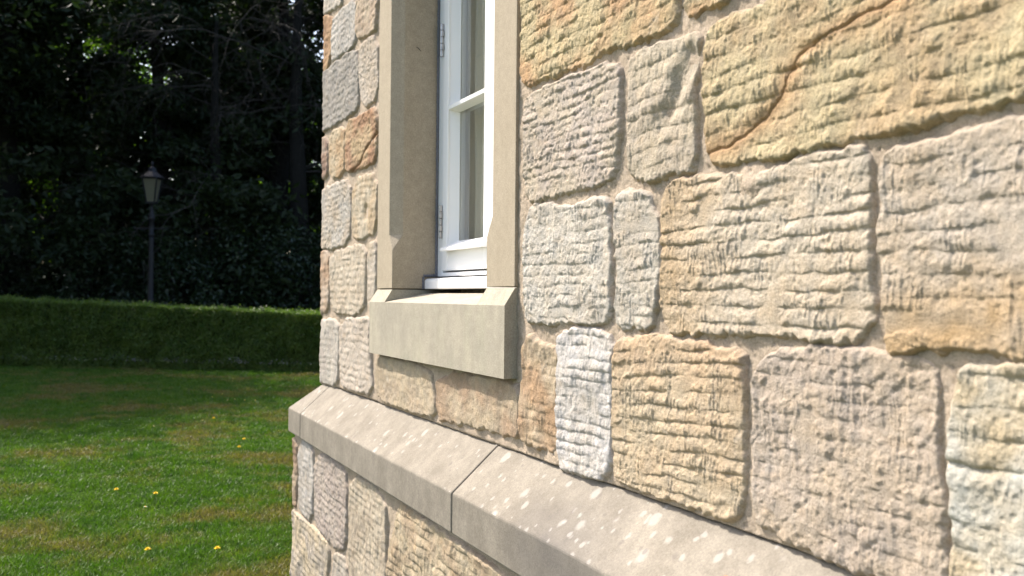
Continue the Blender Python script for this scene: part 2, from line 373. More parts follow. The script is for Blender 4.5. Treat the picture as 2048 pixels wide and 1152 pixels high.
BLOCKS=[
('yellow block with orange upper edge beside the right jamb', 0, 'grid', (212, 194, 144), (214, 168, 108), {'rs': 0.024, 'amp': 0.007, 'pock': 0.0012}, [(1.92, 2.259), (1.917, 1.981), (1.927, 1.877), (1.923, 1.807), (1.893, 1.798), (1.734, 1.791), (1.627, 1.783), (1.574, 1.795), (1.502, 1.792), (1.42, 1.781), (1.359, 1.783), (1.328, 1.794), (1.332, 1.823), (1.341, 2.032)]),
('sliver of golden block at the upper joint', 0, 'rough', (214, 196, 150), (206, 160, 100), {'big': 0.008}, [(1.316, 2.023), (1.308, 1.816), (1.302, 1.791), (1.259, 1.789), (1.199, 1.79), (1.108, 1.803), (1.037, 1.914)]),
('large golden block crossed by a rusty vein', 0, 'grid', (212, 196, 150), (206, 178, 128), {'rs': 0.028, 'amp': 0.007, 'pock': 0.0012, 'big': 0.006, 'vein': 1}, [(1.246, 1.754), (1.252, 1.688), (1.245, 1.581), (1.227, 1.556), (1.172, 1.547), (1.094, 1.542), (1.033, 1.546), (0.942, 1.546), (0.862, 1.551), (0.819, 1.547), (0.772, 1.551), (0.7, 1.556), (0.492, 1.579), (0.456, 1.749), (0.865, 1.939), (1.036, 1.765), (1.14, 1.757), (1.211, 1.762)]),
('buff block with fine pecked rows', 0, 'grid', (210, 197, 176), (204, 190, 178), {'rs': 0.017, 'amp': 0.006, 'pock': 0.0018}, [(1.885, 1.775), (1.734, 1.773), (1.573, 1.769), (1.523, 1.761), (1.505, 1.743), (1.501, 1.677), (1.512, 1.609), (1.514, 1.57), (1.57, 1.556), (1.708, 1.551), (1.867, 1.548), (1.893, 1.565), (1.905, 1.671), (1.897, 1.759)]),
('small upright block with a deep scooped face', 0, 'rough', (212, 200, 176), (206, 192, 170), {'big': 0.005, 'rs': 0.028, 'amp': 0.004}, [(1.465, 1.763), (1.42, 1.765), (1.344, 1.76), (1.295, 1.76), (1.267, 1.752), (1.27, 1.722), (1.28, 1.655), (1.275, 1.578), (1.282, 1.549), (1.356, 1.545), (1.432, 1.546), (1.468, 1.56), (1.479, 1.622), (1.477, 1.69), (1.475, 1.75)]),
('pale grey block with crisp ribbed rows', 0, 'rows', (220, 216, 208), (210, 202, 188), {'rs': 0.0205, 'amp': 0.006, 'drip': 1.4}, [(1.887, 1.535), (1.819, 1.541), (1.687, 1.522), (1.607, 1.53), (1.544, 1.531), (1.539, 1.471), (1.531, 1.382), (1.533, 1.307), (1.603, 1.303), (1.703, 1.305), (1.862, 1.296), (1.892, 1.314), (1.9, 1.45)]),
('narrow pale ribbed block right of its wider pale neighbour', 0, 'rows', (216, 211, 200), (208, 198, 182), {'rs': 0.02, 'amp': 0.005, 'drip': 1.4}, [(1.523, 1.531), (1.481, 1.534), (1.407, 1.524), (1.397, 1.495), (1.373, 1.477), (1.374, 1.388), (1.38, 1.332), (1.397, 1.302), (1.495, 1.3), (1.516, 1.312), (1.511, 1.382), (1.52, 1.47)]),
('broad block with deep furrows and orange edge', 0, 'rows', (216, 204, 184), (212, 184, 140), {'rs': 0.0235, 'amp': 0.011, 'sec': 'l', 'drip': 1.2}, [(1.351, 1.53), (1.31, 1.537), (1.208, 1.531), (1.149, 1.526), (1.089, 1.526), (1.033, 1.538), (0.942, 1.536), (0.917, 1.527), (0.912, 1.506), (0.91, 1.422), (0.904, 1.351), (0.909, 1.321), (0.94, 1.298), (1.031, 1.302), (1.135, 1.305), (1.256, 1.298), (1.331, 1.299), (1.36, 1.316), (1.369, 1.413), (1.367, 1.509)]),
('large lilac grey block with smeared ochre base', 0, 'rows', (208, 197, 182), (206, 176, 128), {'rs': 0.026, 'amp': 0.007, 'sec': 'b', 'big': 0.006}, [(0.888, 1.521), (0.862, 1.526), (0.819, 1.525), (0.778, 1.531), (0.74, 1.533), (0.7, 1.536), (0.492, 1.547), (0.491, 1.299), (0.619, 1.3), (0.699, 1.296), (0.751, 1.298), (0.79, 1.299), (0.824, 1.299), (0.861, 1.291), (0.877, 1.292), (0.883, 1.322), (0.888, 1.351), (0.895, 1.421), (0.894, 1.51)]),
('ochre stained narrow block beside the sill end', 0, 'rough', (210, 190, 158), (200, 160, 112), {'big': 0.007, 'rs': 0.02, 'amp': 0.003}, [(1.891, 1.274), (1.802, 1.255), (1.748, 1.246), (1.744, 1.19), (1.74, 1.102), (1.739, 1.048), (1.833, 1.047), (1.907, 1.049), (1.904, 1.156)]),
('smooth buff block under the sill', 0, 'flat', (208, 192, 162), (200, 180, 150), {'big': 0.004, 'amp': 0.003, 'rs': 0.03}, [(2.988, 1.165), (2.743, 1.165), (2.482, 1.16), (2.449, 1.082), (2.447, 1.038), (2.603, 1.031), (2.787, 1.031), (2.956, 1.035), (2.996, 1.075)]),
('smeared buff block under the sill with brown streak', 0, 'flat', (206, 188, 158), (190, 160, 126), {'big': 0.005, 'amp': 0.003, 'rs': 0.03}, [(2.428, 1.159), (1.935, 1.169), (1.914, 1.134), (1.917, 1.051), (2.013, 1.05), (2.146, 1.05), (2.31, 1.04), (2.432, 1.034)]),
('narrow bright white chipped block', 0, 'rough', (226, 226, 230), (218, 214, 210), {'big': 0.006, 'rs': 0.02, 'amp': 0.005, 'drip': 1.5}, [(1.731, 1.281), (1.662, 1.293), (1.565, 1.289), (1.526, 1.284), (1.524, 1.207), (1.523, 1.12), (1.532, 1.04), (1.579, 1.026), (1.698, 1.02), (1.732, 1.024), (1.739, 1.151), (1.737, 1.249)]),
('tan block with strong slanting furrows', 0, 'rows', (210, 192, 160), (214, 180, 136), {'rs': 0.0225, 'amp': 0.01, 'tilt': 0.06, 'drip': 1.3, 'sec': 't'}, [(1.508, 1.276), (1.428, 1.288), (1.324, 1.286), (1.23, 1.281), (1.158, 1.276), (1.153, 1.236), (1.154, 1.166), (1.149, 1.096), (1.152, 1.047), (1.19, 1.034), (1.306, 1.034), (1.394, 1.033), (1.49, 1.033), (1.515, 1.042), (1.523, 1.128), (1.518, 1.242)]),
('large mauve beige block with criss-cross chisel marks', 0, 'cross', (210, 193, 172), (204, 188, 172), {'rs': 0.024, 'amp': 0.006, 'big': 0.006}, [(1.121, 1.249), (1.1, 1.277), (1.071, 1.286), (0.993, 1.287), (0.924, 1.288), (0.86, 1.285), (0.824, 1.279), (0.811, 1.268), (0.808, 1.215), (0.801, 1.134), (0.796, 1.027), (0.938, 1.023), (1.029, 1.032), (1.089, 1.038), (1.126, 1.045), (1.133, 1.106), (1.132, 1.21)]),
('blue white block with deep ripples', 0, 'rows', (220, 222, 214), (212, 196, 160), {'rs': 0.031, 'amp': 0.011, 'big': 0.006}, [(0.786, 1.272), (0.751, 1.281), (0.699, 1.285), (0.53, 1.292), (0.529, 0.977), (0.697, 1.024), (0.785, 1.024), (0.789, 1.136), (0.792, 1.217)]),
('pale grey quoin at the top', 0, 'rough', (205, 200, 192), (200, 190, 175), {}, [(3.979, 2.991), (3.979, 2.417), (3.799, 2.421), (3.704, 2.415), (3.419, 2.383), (3.424, 2.828)]),
('orange brown quoin', 0, 'rough', (206, 166, 112), (180, 136, 90), {'big': 0.005}, [(3.889, 2.437), (3.609, 2.386), (3.605, 2.289), (3.655, 2.208), (3.71, 2.191), (3.799, 2.206), (3.889, 2.221)]),
('light grey pecked block', 0, 'pock', (206, 204, 202), (196, 192, 188), {}, [(3.578, 2.364), (3.419, 2.369), (3.284, 2.357), (3.268, 2.261), (3.291, 2.199), (3.412, 2.201), (3.571, 2.212), (3.616, 2.211), (3.614, 2.329)]),
('buff block high beside the left jamb', 0, 'rough', (210, 192, 166), (200, 176, 150), {}, [(3.275, 2.771), (3.027, 2.675), (3.009, 2.191), (3.124, 2.197), (3.253, 2.207), (3.281, 2.282), (3.279, 2.383)]),
('beige block with pecked rows', 0, 'pock', (212, 200, 186), (206, 190, 170), {'rs': 0.02, 'amp': 0.003}, [(3.202, 2.186), (3.014, 2.172), (3.006, 1.962), (3.181, 1.972), (3.215, 2.049), (3.225, 2.148)]),
('dark grey pecked quoin', 0, 'pock', (180, 177, 172), (168, 165, 162), {'big': 0.004}, [(3.859, 2.202), (3.751, 2.198), (3.482, 2.195), (3.265, 2.183), (3.23, 2.119), (3.24, 2.037), (3.25, 1.969), (3.402, 1.97), (3.583, 1.973), (3.716, 1.971), (3.859, 1.968)]),
('golden veined block left half', 0, 'pock', (212, 194, 160), (206, 168, 116), {'rs': 0.02, 'amp': 0.003}, [(3.62, 1.953), (3.422, 1.949), (3.404, 1.859), (3.415, 1.772), (3.612, 1.776), (3.64, 1.871)]),
('orange veined block with a rusty crack', 0, 'pock', (210, 182, 136), (190, 140, 94), {'big': 0.006}, [(3.388, 1.954), (3.205, 1.945), (3.011, 1.947), (3.005, 1.775), (3.161, 1.771), (3.394, 1.774), (3.404, 1.859)]),
('dark brown quoin', 0, 'rough', (160, 128, 110), (190, 176, 160), {}, [(3.889, 1.949), (3.667, 1.945), (3.654, 1.836), (3.668, 1.796), (3.799, 1.79), (3.889, 1.79)]),
('grey quoin with chisel marks', 0, 'pock', (200, 197, 192), (205, 190, 170), {'rs': 0.02, 'amp': 0.004}, [(3.979, 1.727), (3.771, 1.75), (3.536, 1.757), (3.332, 1.745), (3.314, 1.642), (3.336, 1.528), (3.601, 1.523), (3.799, 1.536), (3.979, 1.525)]),
('buff block with a round knot hole', 0, 'rough', (214, 202, 178), (208, 182, 140), {'rs': 0.02, 'amp': 0.003}, [(3.292, 1.744), (3.004, 1.739), (3.002, 1.548), (3.214, 1.535), (3.298, 1.556)]),
('slender orange tinted quoin', 0, 'rough', (206, 188, 168), (196, 160, 124), {}, [(3.859, 1.496), (3.719, 1.519), (3.623, 1.508), (3.611, 1.408), (3.622, 1.302), (3.749, 1.277), (3.859, 1.277)]),
('cream block with dense pecking', 0, 'grid', (214, 202, 182), (208, 192, 168), {'rs': 0.022, 'amp': 0.005}, [(3.592, 1.507), (3.316, 1.518), (3.121, 1.516), (3.117, 1.402), (3.143, 1.299), (3.36, 1.281), (3.576, 1.299), (3.596, 1.408)]),
('narrow ribbed block beside the left jamb', 0, 'rows', (214, 204, 190), (208, 192, 168), {'rs': 0.02, 'amp': 0.005}, [(3.098, 1.514), (3.001, 1.522), (3.002, 1.385), (3.055, 1.3), (3.097, 1.338)]),
('light grey ribbed quoin', 0, 'rows', (208, 204, 196), (198, 190, 182), {'rs': 0.022, 'amp': 0.005}, [(3.979, 1.248), (3.748, 1.256), (3.471, 1.268), (3.459, 1.159), (3.482, 1.025), (3.737, 1.024), (3.979, 1.021)]),
('pinkish ribbed block by the sill end', 0, 'rows', (214, 203, 190), (206, 192, 176), {'rs': 0.023, 'amp': 0.007}, [(3.435, 1.266), (3.13, 1.283), (3.077, 1.274), (3.056, 1.161), (3.028, 1.042), (3.296, 1.031), (3.439, 1.038), (3.452, 1.16)]),
('brown quoin below the plinth', 1, 'rough', (186, 166, 138), (160, 130, 100), {}, [(3.947, 0.796), (3.802, 0.808), (3.745, 0.771), (3.742, 0.558), (3.835, 0.547), (3.947, 0.544)]),
('light grey ridged block below the plinth', 1, 'rows', (204, 202, 200), (190, 184, 176), {'rs': 0.022, 'amp': 0.006}, [(3.72, 0.815), (3.485, 0.822), (3.472, 0.723), (3.495, 0.552), (3.636, 0.55), (3.716, 0.567)]),
('pinkish pecked block below the plinth', 1, 'pock', (196, 184, 174), (186, 172, 164), {}, [(3.453, 0.813), (3.036, 0.818), (3.008, 0.738), (3.019, 0.561), (3.159, 0.541), (3.334, 0.55), (3.456, 0.565)]),
('buff quoin at the foot of the corner', 1, 'rough', (206, 190, 158), (190, 180, 165), {'big': 0.007}, [(4.007, 0.525), (3.852, 0.525), (3.652, 0.533), (3.262, 0.543), (3.225, 0.502), (3.27, 0.409), (3.321, 0.278), (4.007, 0.129)]),
('tall grey block low in the base wall', 1, 'rough', (196, 188, 176), (186, 176, 160), {}, [(3.191, 0.517), (3.0, 0.547), (2.977, 0.274), (3.204, 0.2)]),
('rough buff block in the base wall', 1, 'rough', (206, 194, 172), (196, 180, 156), {'rs': 0.02, 'amp': 0.003}, [(2.981, 0.813), (2.609, 0.815), (2.59, 0.668), (2.592, 0.466), (2.933, 0.363), (2.984, 0.591)]),
('broad tan block with flaked lumps', 1, 'rough', (204, 188, 156), (190, 166, 130), {'big': 0.008}, [(2.581, 0.814), (2.085, 0.809), (1.778, 0.8), (1.663, 0.794), (1.657, 0.522), (2.557, 0.146)])]

# ------------------------------------------------------------------ the stone wall
SCORN = 3.750       # wall corner, distance along -x
R0 = 0.014
def wallpos(U, V, out, base):
    uc = SCORN + base - R0
    s = np.where(U <= uc, U, 0.0); y = np.where(U <= uc, -(base + out), 0.0)
    a = np.clip((U - uc) / R0, 0, math.pi / 2)
    sa = uc + (R0 + out) * np.sin(a); ya = -(base - R0) - (R0 + out) * np.cos(a)
    over = np.maximum(U - uc - R0 * math.pi / 2, 0)
    s = np.where(U > uc, sa, s); y = np.where(U > uc, ya + over, y)
    return np.stack([-s, y, V], -1)

def grid_mesh(name, u0, u1, v0, v1, step, base, fn, mat):
    """fn(U,V) -> out, keep(bool verts), colour or None"""
    nu = max(3, int((u1 - u0) / step) + 1); nv = max(3, int((v1 - v0) / step) + 1)
    U, V = np.meshgrid(np.linspace(u0, u1, nu), np.linspace(v0, v1, nv), indexing='ij')
    out, keep, col = fn(U, V)
    P = wallpos(U, V, out, base).reshape(-1, 3)
    idx = np.arange(nu * nv).reshape(nu, nv)
    q = np.stack([idx[:-1, :-1], idx[:-1, 1:], idx[1:, 1:], idx[1:, :-1]], -1).reshape(-1, 4)
    k = keep.reshape(-1); q = q[k[q].all(1)]
    used = np.unique(q); remap = np.zeros(nu * nv, np.int32); remap[used] = np.arange(len(used))
    return np_mesh(name, P[used], remap[q], mat, True, None if col is None else col.reshape(-1, 3)[used])

VEIN = np.array([(0.80, 1.712), (0.863, 1.698), (0.935, 1.692), (0.979, 1.687), (1.035, 1.669), (1.060, 1.645), (1.074, 1.625), (1.100, 1.603), (1.138, 1.586), (1.185, 1.572), (1.240, 1.568)])
def seg_dist(U, V, P):
    d = np.full(U.shape, 9.0)
    for (ax, ay), (bx, by) in zip(P[:-1], P[1:]):
        ex, ey = bx - ax, by - ay
        t = np.clip(((U - ax) * ex + (V - ay) * ey) / (ex * ex + ey * ey), 0, 1)
        d = np.minimum(d, (U - ax - ex * t) ** 2 + (V - ay - ey * t) ** 2)
    return np.sqrt(d)

KALB = 0.735
def block(name, parent, lab, lower, typ, c1, c2, prm, pts, idx, step=None):
    poly = chaikin(pts, 1); base = 0.083 if lower else 0.0
    mn = poly.min(0); mx = poly.max(0); sd = 100 + idx * 13
    if step is None: step = float(np.clip(0.0012 * max(mn[0], 0.7), 0.0014, 0.0045))
    rs = prm.get('rs', 0.024); amp = prm.get('amp', 0.005) ; big = prm.get('big', 0.004); tilt = prm.get('tilt', 0.0)
    def soft(c, k):
        c = np.array(lin(c)) * KALB * np.array([1.045, 0.988, 0.915]); l_ = c @ np.array([0.3, 0.6, 0.1]); return l_ + (c - l_) * k
    C1 = soft(c1, 0.80); C2 = soft(c2, 0.74)
    MEAN = np.array([0.46, 0.395, 0.325]); C1 = C1 * 0.90 + MEAN * 0.10; C2 = C2 * 0.92 + MEAN * 0.08
    def fn(U, V):
        d = sdist(U, V, poly)
        d = d + 0.0060 * pn(U / 0.045, V / 0.045, sd) + 0.0024 * pn(U / 0.014, V / 0.014, sd + 1) * (1 + 1.2 * (V < mn[1] + 0.05))
        d = d + 0.0078; e = np.clip(d / 0.0095, 0, 1); prof = 1 - (1 - e) ** 1.8
        wv = V + 0.006 * pn(U / 0.13, V / 0.07, sd + 3) + 0.0022 * pn(U / 0.03, V / 0.03, sd + 4) + tilt * U
        wu = U + 0.004 * pn(U / 0.05, V / 0.05, sd + 2)
        h = big * fbm(U / 0.13, V / 0.13, 2, sd + 5) * 0.75
        h += 0.0010 * fbm(U / 0.022, V / 0.019, 3, sd + 6) + 0.0005 * fbm(U / 0.006, V / 0.006, 2, sd + 7)
        row = wv / rs; ri = np.floor(row); t = row - ri
        jit = _h(ri, ri * 0 + 3, sd)
        saw = np.sin(math.pi * np.clip(t, 0, 1) ** 0.62) ** 0.85
        cw = 0.0115 + 0.006 * jit
        f = (wu / cw + 1.1 * pn(wu / 0.035, ri * 1.7, sd + 8) + jit * 9) % 1.0
        bump_ = np.sqrt(np.clip(1 - (2 * f - 1) ** 2, 0, 1))
        deep = 0.5 + 0.5 * np.clip(pn(wu / 0.038 + ri * 5.3, ri * 2.1 + .5, sd + 15) * 5.0, -1, 1)
        pres = sstep(-0.22, 0.30, pn(U / 0.085 + ri * 0.45, V / 0.08, sd + 9) + 0.12)
        dn = pn(U / 0.011 + 0.5 * pn(U / 0.06, V / 0.06, sd + 16), V / 0.11, sd + 10)
        drip = np.exp(-(dn / 0.13) ** 2) * sstep(-0.1, 0.3, pn(U / 0.06, V / 0.06, sd + 17))
        dr = prm.get('drip', 1.0)
        sec = prm.get('sec')
        if typ == 'rows':
            pr2 = (0.08 + 0.92 * pres) * (0.55 + 0.45 * sstep(-0.2, 0.3, pn(U / 0.045 + ri * 3.7, ri * 1.3, sd + 18))) * (0.65 + 0.5 * jit)
            h += 0.64 * amp * pr2 * (saw * (0.52 + 0.16 * bump_ + 0.32 * deep) - 0.48) + 0.0014 * dr * drip
        elif typ == 'grid':
            h += 0.85 * amp * (0.25 + 0.75 * pres) * (saw * (0.60 + 0.15 * bump_) * (0.4 + 0.6 * deep) + 0.12 * bump_ - 0.4) + 0.0013 * drip
        elif typ == 'cross':
            zone = 0.55 * sstep(0.0, 0.3, pn(U / 0.07, V / 0.06, sd + 11))
            r2 = (V * 0.75 + U * 0.66 + 0.006 * pn(U / 0.05, V / 0.05, sd)) / rs; t2 = r2 - np.floor(r2)
            saw2 = np.sin(math.pi * t2 ** 0.62) ** 0.85
            cc = np.sin(math.pi * ((U + 0.004 * pn(U / .03, V / .03, sd)) / 0.021))
            h += amp * 0.62 * (zone * (saw2 - 0.6) * 0.8 + (1 - zone) * (saw * 0.6 * (0.6 + 0.4 * deep) + cc ** 2 * 0.4 - 0.6)) * (0.3 + 0.7 * pres) + 0.001 * drip
        elif typ == 'rough':
            h += 0.7 * amp * pres * (saw * (0.5 + 0.4 * bump_) - 0.4) + 0.0022 * fbm(U / 0.03, V / 0.05, 3, sd + 12) + 0.0009 * dr * drip
        elif typ == 'pock':
            wl = worley(wu / 0.013 + V / 0.03, V / 0.015, sd + 13)
            h -= 0.0024 * sstep(0.42, 0.12, wl); h += 0.4 * amp * pres * (saw - 0.3) + 0.0012 * drip
        elif typ == 'flat':
            h += 0.3 * amp * pres * (saw - 0.3) + 0.0008 * drip
        if typ in ('grid', 'rows', 'cross') and prm.get('pock', 0.0012):
            wl = worley(wu / 0.017, wv / 0.015, sd + 14)
            h -= prm.get('pock', 0.0012) * 0.8 * sstep(0.36, 0.1, wl)
        if typ in ('rows', 'grid', 'cross'):
            sp = sstep(0.36, 0.56, pn(U / 0.075, V / 0.05, sd + 40) + 0.12 * pn(U / 0.012, V / 0.012, sd + 41))
            h = h * (1 - 0.7 * sp) - 0.0008 * sp
        vd = None
        if prm.get('vein'):
            vd = seg_dist(U + 0.003 * pn(U / .02, V / .02, 3), V + 0.003 * pn(U / .02, V / .02, 4), VEIN)
            side = 0.0012 * sstep(0.0, 0.02, vd)
            h += -0.0035 * np.exp(-(vd / 0.0020) ** 2) + side * 0.8
        if 'scooped' in lab:
            q = seg_dist(U, V, np.array([(1.285, 1.72), (1.315, 1.69), (1.33, 1.655), (1.37, 1.64)]))
            h += -0.007 * np.exp(-(q / 0.020) ** 2) + 0.002 * np.exp(-((q - 0.03) / 0.014) ** 2)
        if 'knot' in lab:
            q = np.hypot(U - 3.13, (V - 1.62)); h += -0.018 * np.exp(-(q / 0.020) ** 2)
        out = np.where(d > 0, -0.0125 + 0.0135 * prof + h * (0.2 + 0.8 * prof), -0.0125 + d * 1.6)
        out = np.where((d > 0.004), np.maximum(out, -0.0062 + 0.25 * (out + 0.0062)), out); out = np.minimum(out, 0.014)
        # ---- natural colour of the stone (mineral bands and rust patches)
        f = 0.5 + 0.9 * fbm(U / 0.13, V / 0.10, 4, sd + 20)
        uu = (U - mn[0]) / (mx[0] - mn[0]); vv = (V - mn[1]) / (mx[1] - mn[1])
        if sec == 'l': f = f * 0.45 + sstep(0.55, 1.0, uu) * 0.75
        elif sec == 'b': f = f * 0.5 + sstep(0.45, 0.0, vv + 0.35 * uu - 0.2) * 0.8
        elif sec == 't': f = f * 0.45 + sstep(0.55, 1.0, vv) * 0.7
        f = np.clip(f * 1.15 - 0.1, 0, 1)[..., None]
        col_ = C1 * (1 - f) + C2 * f
        g = (fbm(U / 0.03, V / 0.03, 3, sd + 21))[..., None]
        col_ = col_ * (1 + 0.11 * g) * (1 + g * np.array([0.03, 0.0, -0.04]))
        iron = sstep(0.45, 0.8, pn(U / 0.05, V / 0.025, sd + 22))[..., None] * 0.16
        col_ = col_ * (1 - iron) + iron * np.array([0.42, 0.27, 0.13])
        if vd is not None:
            k = (np.exp(-(vd / 0.006) ** 2) * 0.5)[..., None]; col_ = col_ * (1 - k) + k * np.array([0.34, 0.20, 0.12])
            k = (np.exp(-(vd / 0.022) ** 2) * 0.45)[..., None]; col_ = col_ * (1 - k) + k * np.array([0.50, 0.30, 0.15])
        if 'knot' in lab:
            k = (np.exp(-(np.hypot(U - 3.13, V - 1.62) / 0.022) ** 2) * 0.6)[..., None]; col_ = col_ * (1 - k) + k * np.array([0.35, 0.24, 0.12])
        if 'rusty crack' in lab:
            q = seg_dist(U + .004 * pn(U / .02, V / .02, 3), V, np.array([(3.0, 1.86), (3.12, 1.83), (3.2, 1.79), (3.3, 1.77), (3.4, 1.735)]))
            out = out - 0.007 * np.exp(-(q / 0.005) ** 2); k = (np.exp(-(q / 0.010) ** 2) * 0.7)[..., None]; col_ = col_ * (1 - k) + k * np.array([0.28, 0.15, 0.08])
        if 'smeared ochre' in lab:
            q = seg_dist(U, V, np.array([(0.68, 1.352), (0.74, 1.335), (0.79, 1.31), (0.85, 1.29), (0.9, 1.285)]))
            k = (np.exp(-(q / 0.018) ** 2) * 0.6 * (0.6 + 0.6 * fbm(U / .03, V / .03, 2, 5)))[..., None]; k = np.clip(k, 0, 1); col_ = col_ * (1 - k) + k * np.array([0.46, 0.30, 0.14])
        # mortar smeared over the arris
        sm = (sstep(0.010, 0.0, d + 0.004 * pn(U / 0.02, V / 0.02, sd + 30)) * 0.7)[..., None]
        col_ = col_ * (1 - sm) + sm * MORT
        return out, d > -0.010, np.clip(col_, 0.02, 0.85)
    me = grid_mesh(name, mn[0] - 0.020, mx[0] + 0.020, mn[1] - 0.020, mx[1] + 0.020, step, base, fn, M_RUBBLE)
    return mesh_obj(name, me, parent, label=lab)

MORT = np.array(lin((207, 190, 170))) * 0.74
house = empty('stone_house', (-SCORN, 0, 0), 'sandstone house corner with rugged coursed block walls, dressed plinth and one narrow window', 'house')
def hchild(o):
    o.matrix_parent_inverse = Matrix.Translation((SCORN, 0, 0)); return o

def mortar_fn(lower, hole=None, sd=50):
    def fn(U, V):
        out = -0.0078 + 0.0022 * fbm(U / 0.05, V / 0.05, 3, sd) + 0.0012 * fbm(U / 0.008, V / 0.008, 2, sd + 3) + 0.0035 * np.clip(pn(U / 0.16, V / 0.16, sd + 7), 0, 1)
        pit = worley(U / 0.03, V / 0.03, sd + 9); out = out - 0.004 * sstep(0.10, 0.03, pit)
        if not lower:   # lump of mortar dragged over the stones at the head of the furrowed block
            q = np.hypot((U - 1.135) / 0.045, (V - 1.512) / 0.030); out = out + 0.012 * np.exp(-q ** 2 * 1.3)
        if not lower: out = out - 0.03 * sstep(1.0215, 1.0185, V)
        keep = np.ones(U.shape, bool)
        if hole: keep = ~((U > hole[0]) & (U < hole[1]) & (V > hole[2]) & (V < hole[3]))
        g = fbm(U / 0.06, V / 0.06, 3, sd + 11)[..., None]
        col = MORT * (1 + 0.10 * g) * np.array([1.0, 0.985, 0.965])
        return out, keep, col
    return fn

WHOLE = (1.955, 2.972, 1.19, 3.1)
def wall_sheet(name, segs, lower, lab):
    # joined from sheets of different fineness that share no overlap
    V = []; F = []; C = []; off = 0
    for (u0, u1, v0, v1, st) in segs:
        me = grid_mesh('tmp', u0, u1, v0, v1, st, 0.083 if lower else 0.0, mortar_fn(lower, None if lower else WHOLE), M_RUBBLE)
        n = len(me.vertices); a = np.zeros(n * 3, np.float32); me.vertices.foreach_get('co', a)
        f = np.zeros(len(me.polygons) * 4, np.int32); me.polygons.foreach_get('vertices', f)
        c = np.zeros(n * 4, np.float32); me.attributes['Col'].data.foreach_get('color', c)
        V.append(a.reshape(-1, 3)); F.append(f.reshape(-1, 4) + off); C.append(c.reshape(-1, 4)[:, :3]); off += n
        bpy.data.meshes.remove(me)
    me = np_mesh(name, np.concatenate(V), np.concatenate(F), M_RUBBLE, True, np.concatenate(C))
    return hchild(mesh_obj(name, me, house, label=lab))
wall = wall_sheet('wall', [(0.5, 1.94, 0.93, 2.1, 0.003), (1.94, 2.99, 1.0, 3.1, 0.0055), (2.99, 3.95, 1.0, 2.65, 0.006), (0.5, 1.94, 2.1, 3.3, 0.02), (2.99, 3.95, 2.65, 3.3, 0.02), (-1.5, 0.5, 0.93, 3.3, 0.02), (1.94, 2.99, 3.1, 3.3, 0.02), (3.95, 9.0, 1.0, 3.3, 0.05)], False, 'mortared wall of large tooled sandstone blocks')
base_wall = wall_sheet('base_wall', [(1.6, 4.1, -0.1, 0.835, 0.006), (-1.5, 1.6, -0.1, 0.835, 0.03), (4.1, 9.0, -0.1, 0.835, 0.05)], True, 'rough block wall below the plinth')
# coordinates of the children of wall/base_wall are world coordinates as well
def keep_world(o, par):
    o.matrix_parent_inverse = Matrix.Identity(4); return o
for i, (lab, lower, typ, c1, c2, prm, pts) in enumerate(BLOCKS):
    block('stone_block', base_wall if lower else wall, lab, lower, typ, c1, c2, prm, pts, i)

def fill(u0, u1, v0, v1, lower, n0):
    """coursed blocks beyond the part of the wall the photograph shows"""
    k = n0; v = v0; rr = random.Random(n0)
    while v < v1 - 0.08:
        hgt = min(rr.uniform(0.2, 0.27), v1 - v); u = u0
        if v1 - (v + hgt) < 0.1: hgt = v1 - v
        while u < u1 - 0.08:
            wd = min(rr.uniform(0.25, 0.48), u1 - u)
            if u1 - (u + wd) < 0.12: wd = u1 - u
            g = 0.009
            a, b, c_, d_ = u + g, u + wd - g, v + g, v + hgt - g
            P = [(a, c_), ((a + b) / 2, c_), (b, c_), (b, (c_ + d_) / 2), (b, d_), ((a + b) / 2, d_), (a, d_), (a, (c_ + d_) / 2)]
            cc = rr.choice([((210, 196, 168), (206, 176, 128)), ((206, 194, 180), (196, 186, 174)), ((218, 214, 204), (206, 196, 178)), ((212, 196, 156), (204, 160, 108))])
            block('stone_block', base_wall if lower else wall, 'weathered tooled sandstone block', lower, rr.choice(['rows', 'grid', 'rough', 'pock']), cc[0], cc[1], {}, P, k, 0.011)
            k += 1; u += wd
        v += hgt
fill(-0.60, 0.43, 1.08, 2.26, False, 200)
fill(0.47, 1.30, 2.04, 2.26, False, 230)
fill(0.5, 1.93, 2.27, 3.28, False, 240)
fill(3.0, 3.95, 2.56, 3.28, False, 270)
fill(0.4, 1.66, 0.30, 0.82, True, 290)

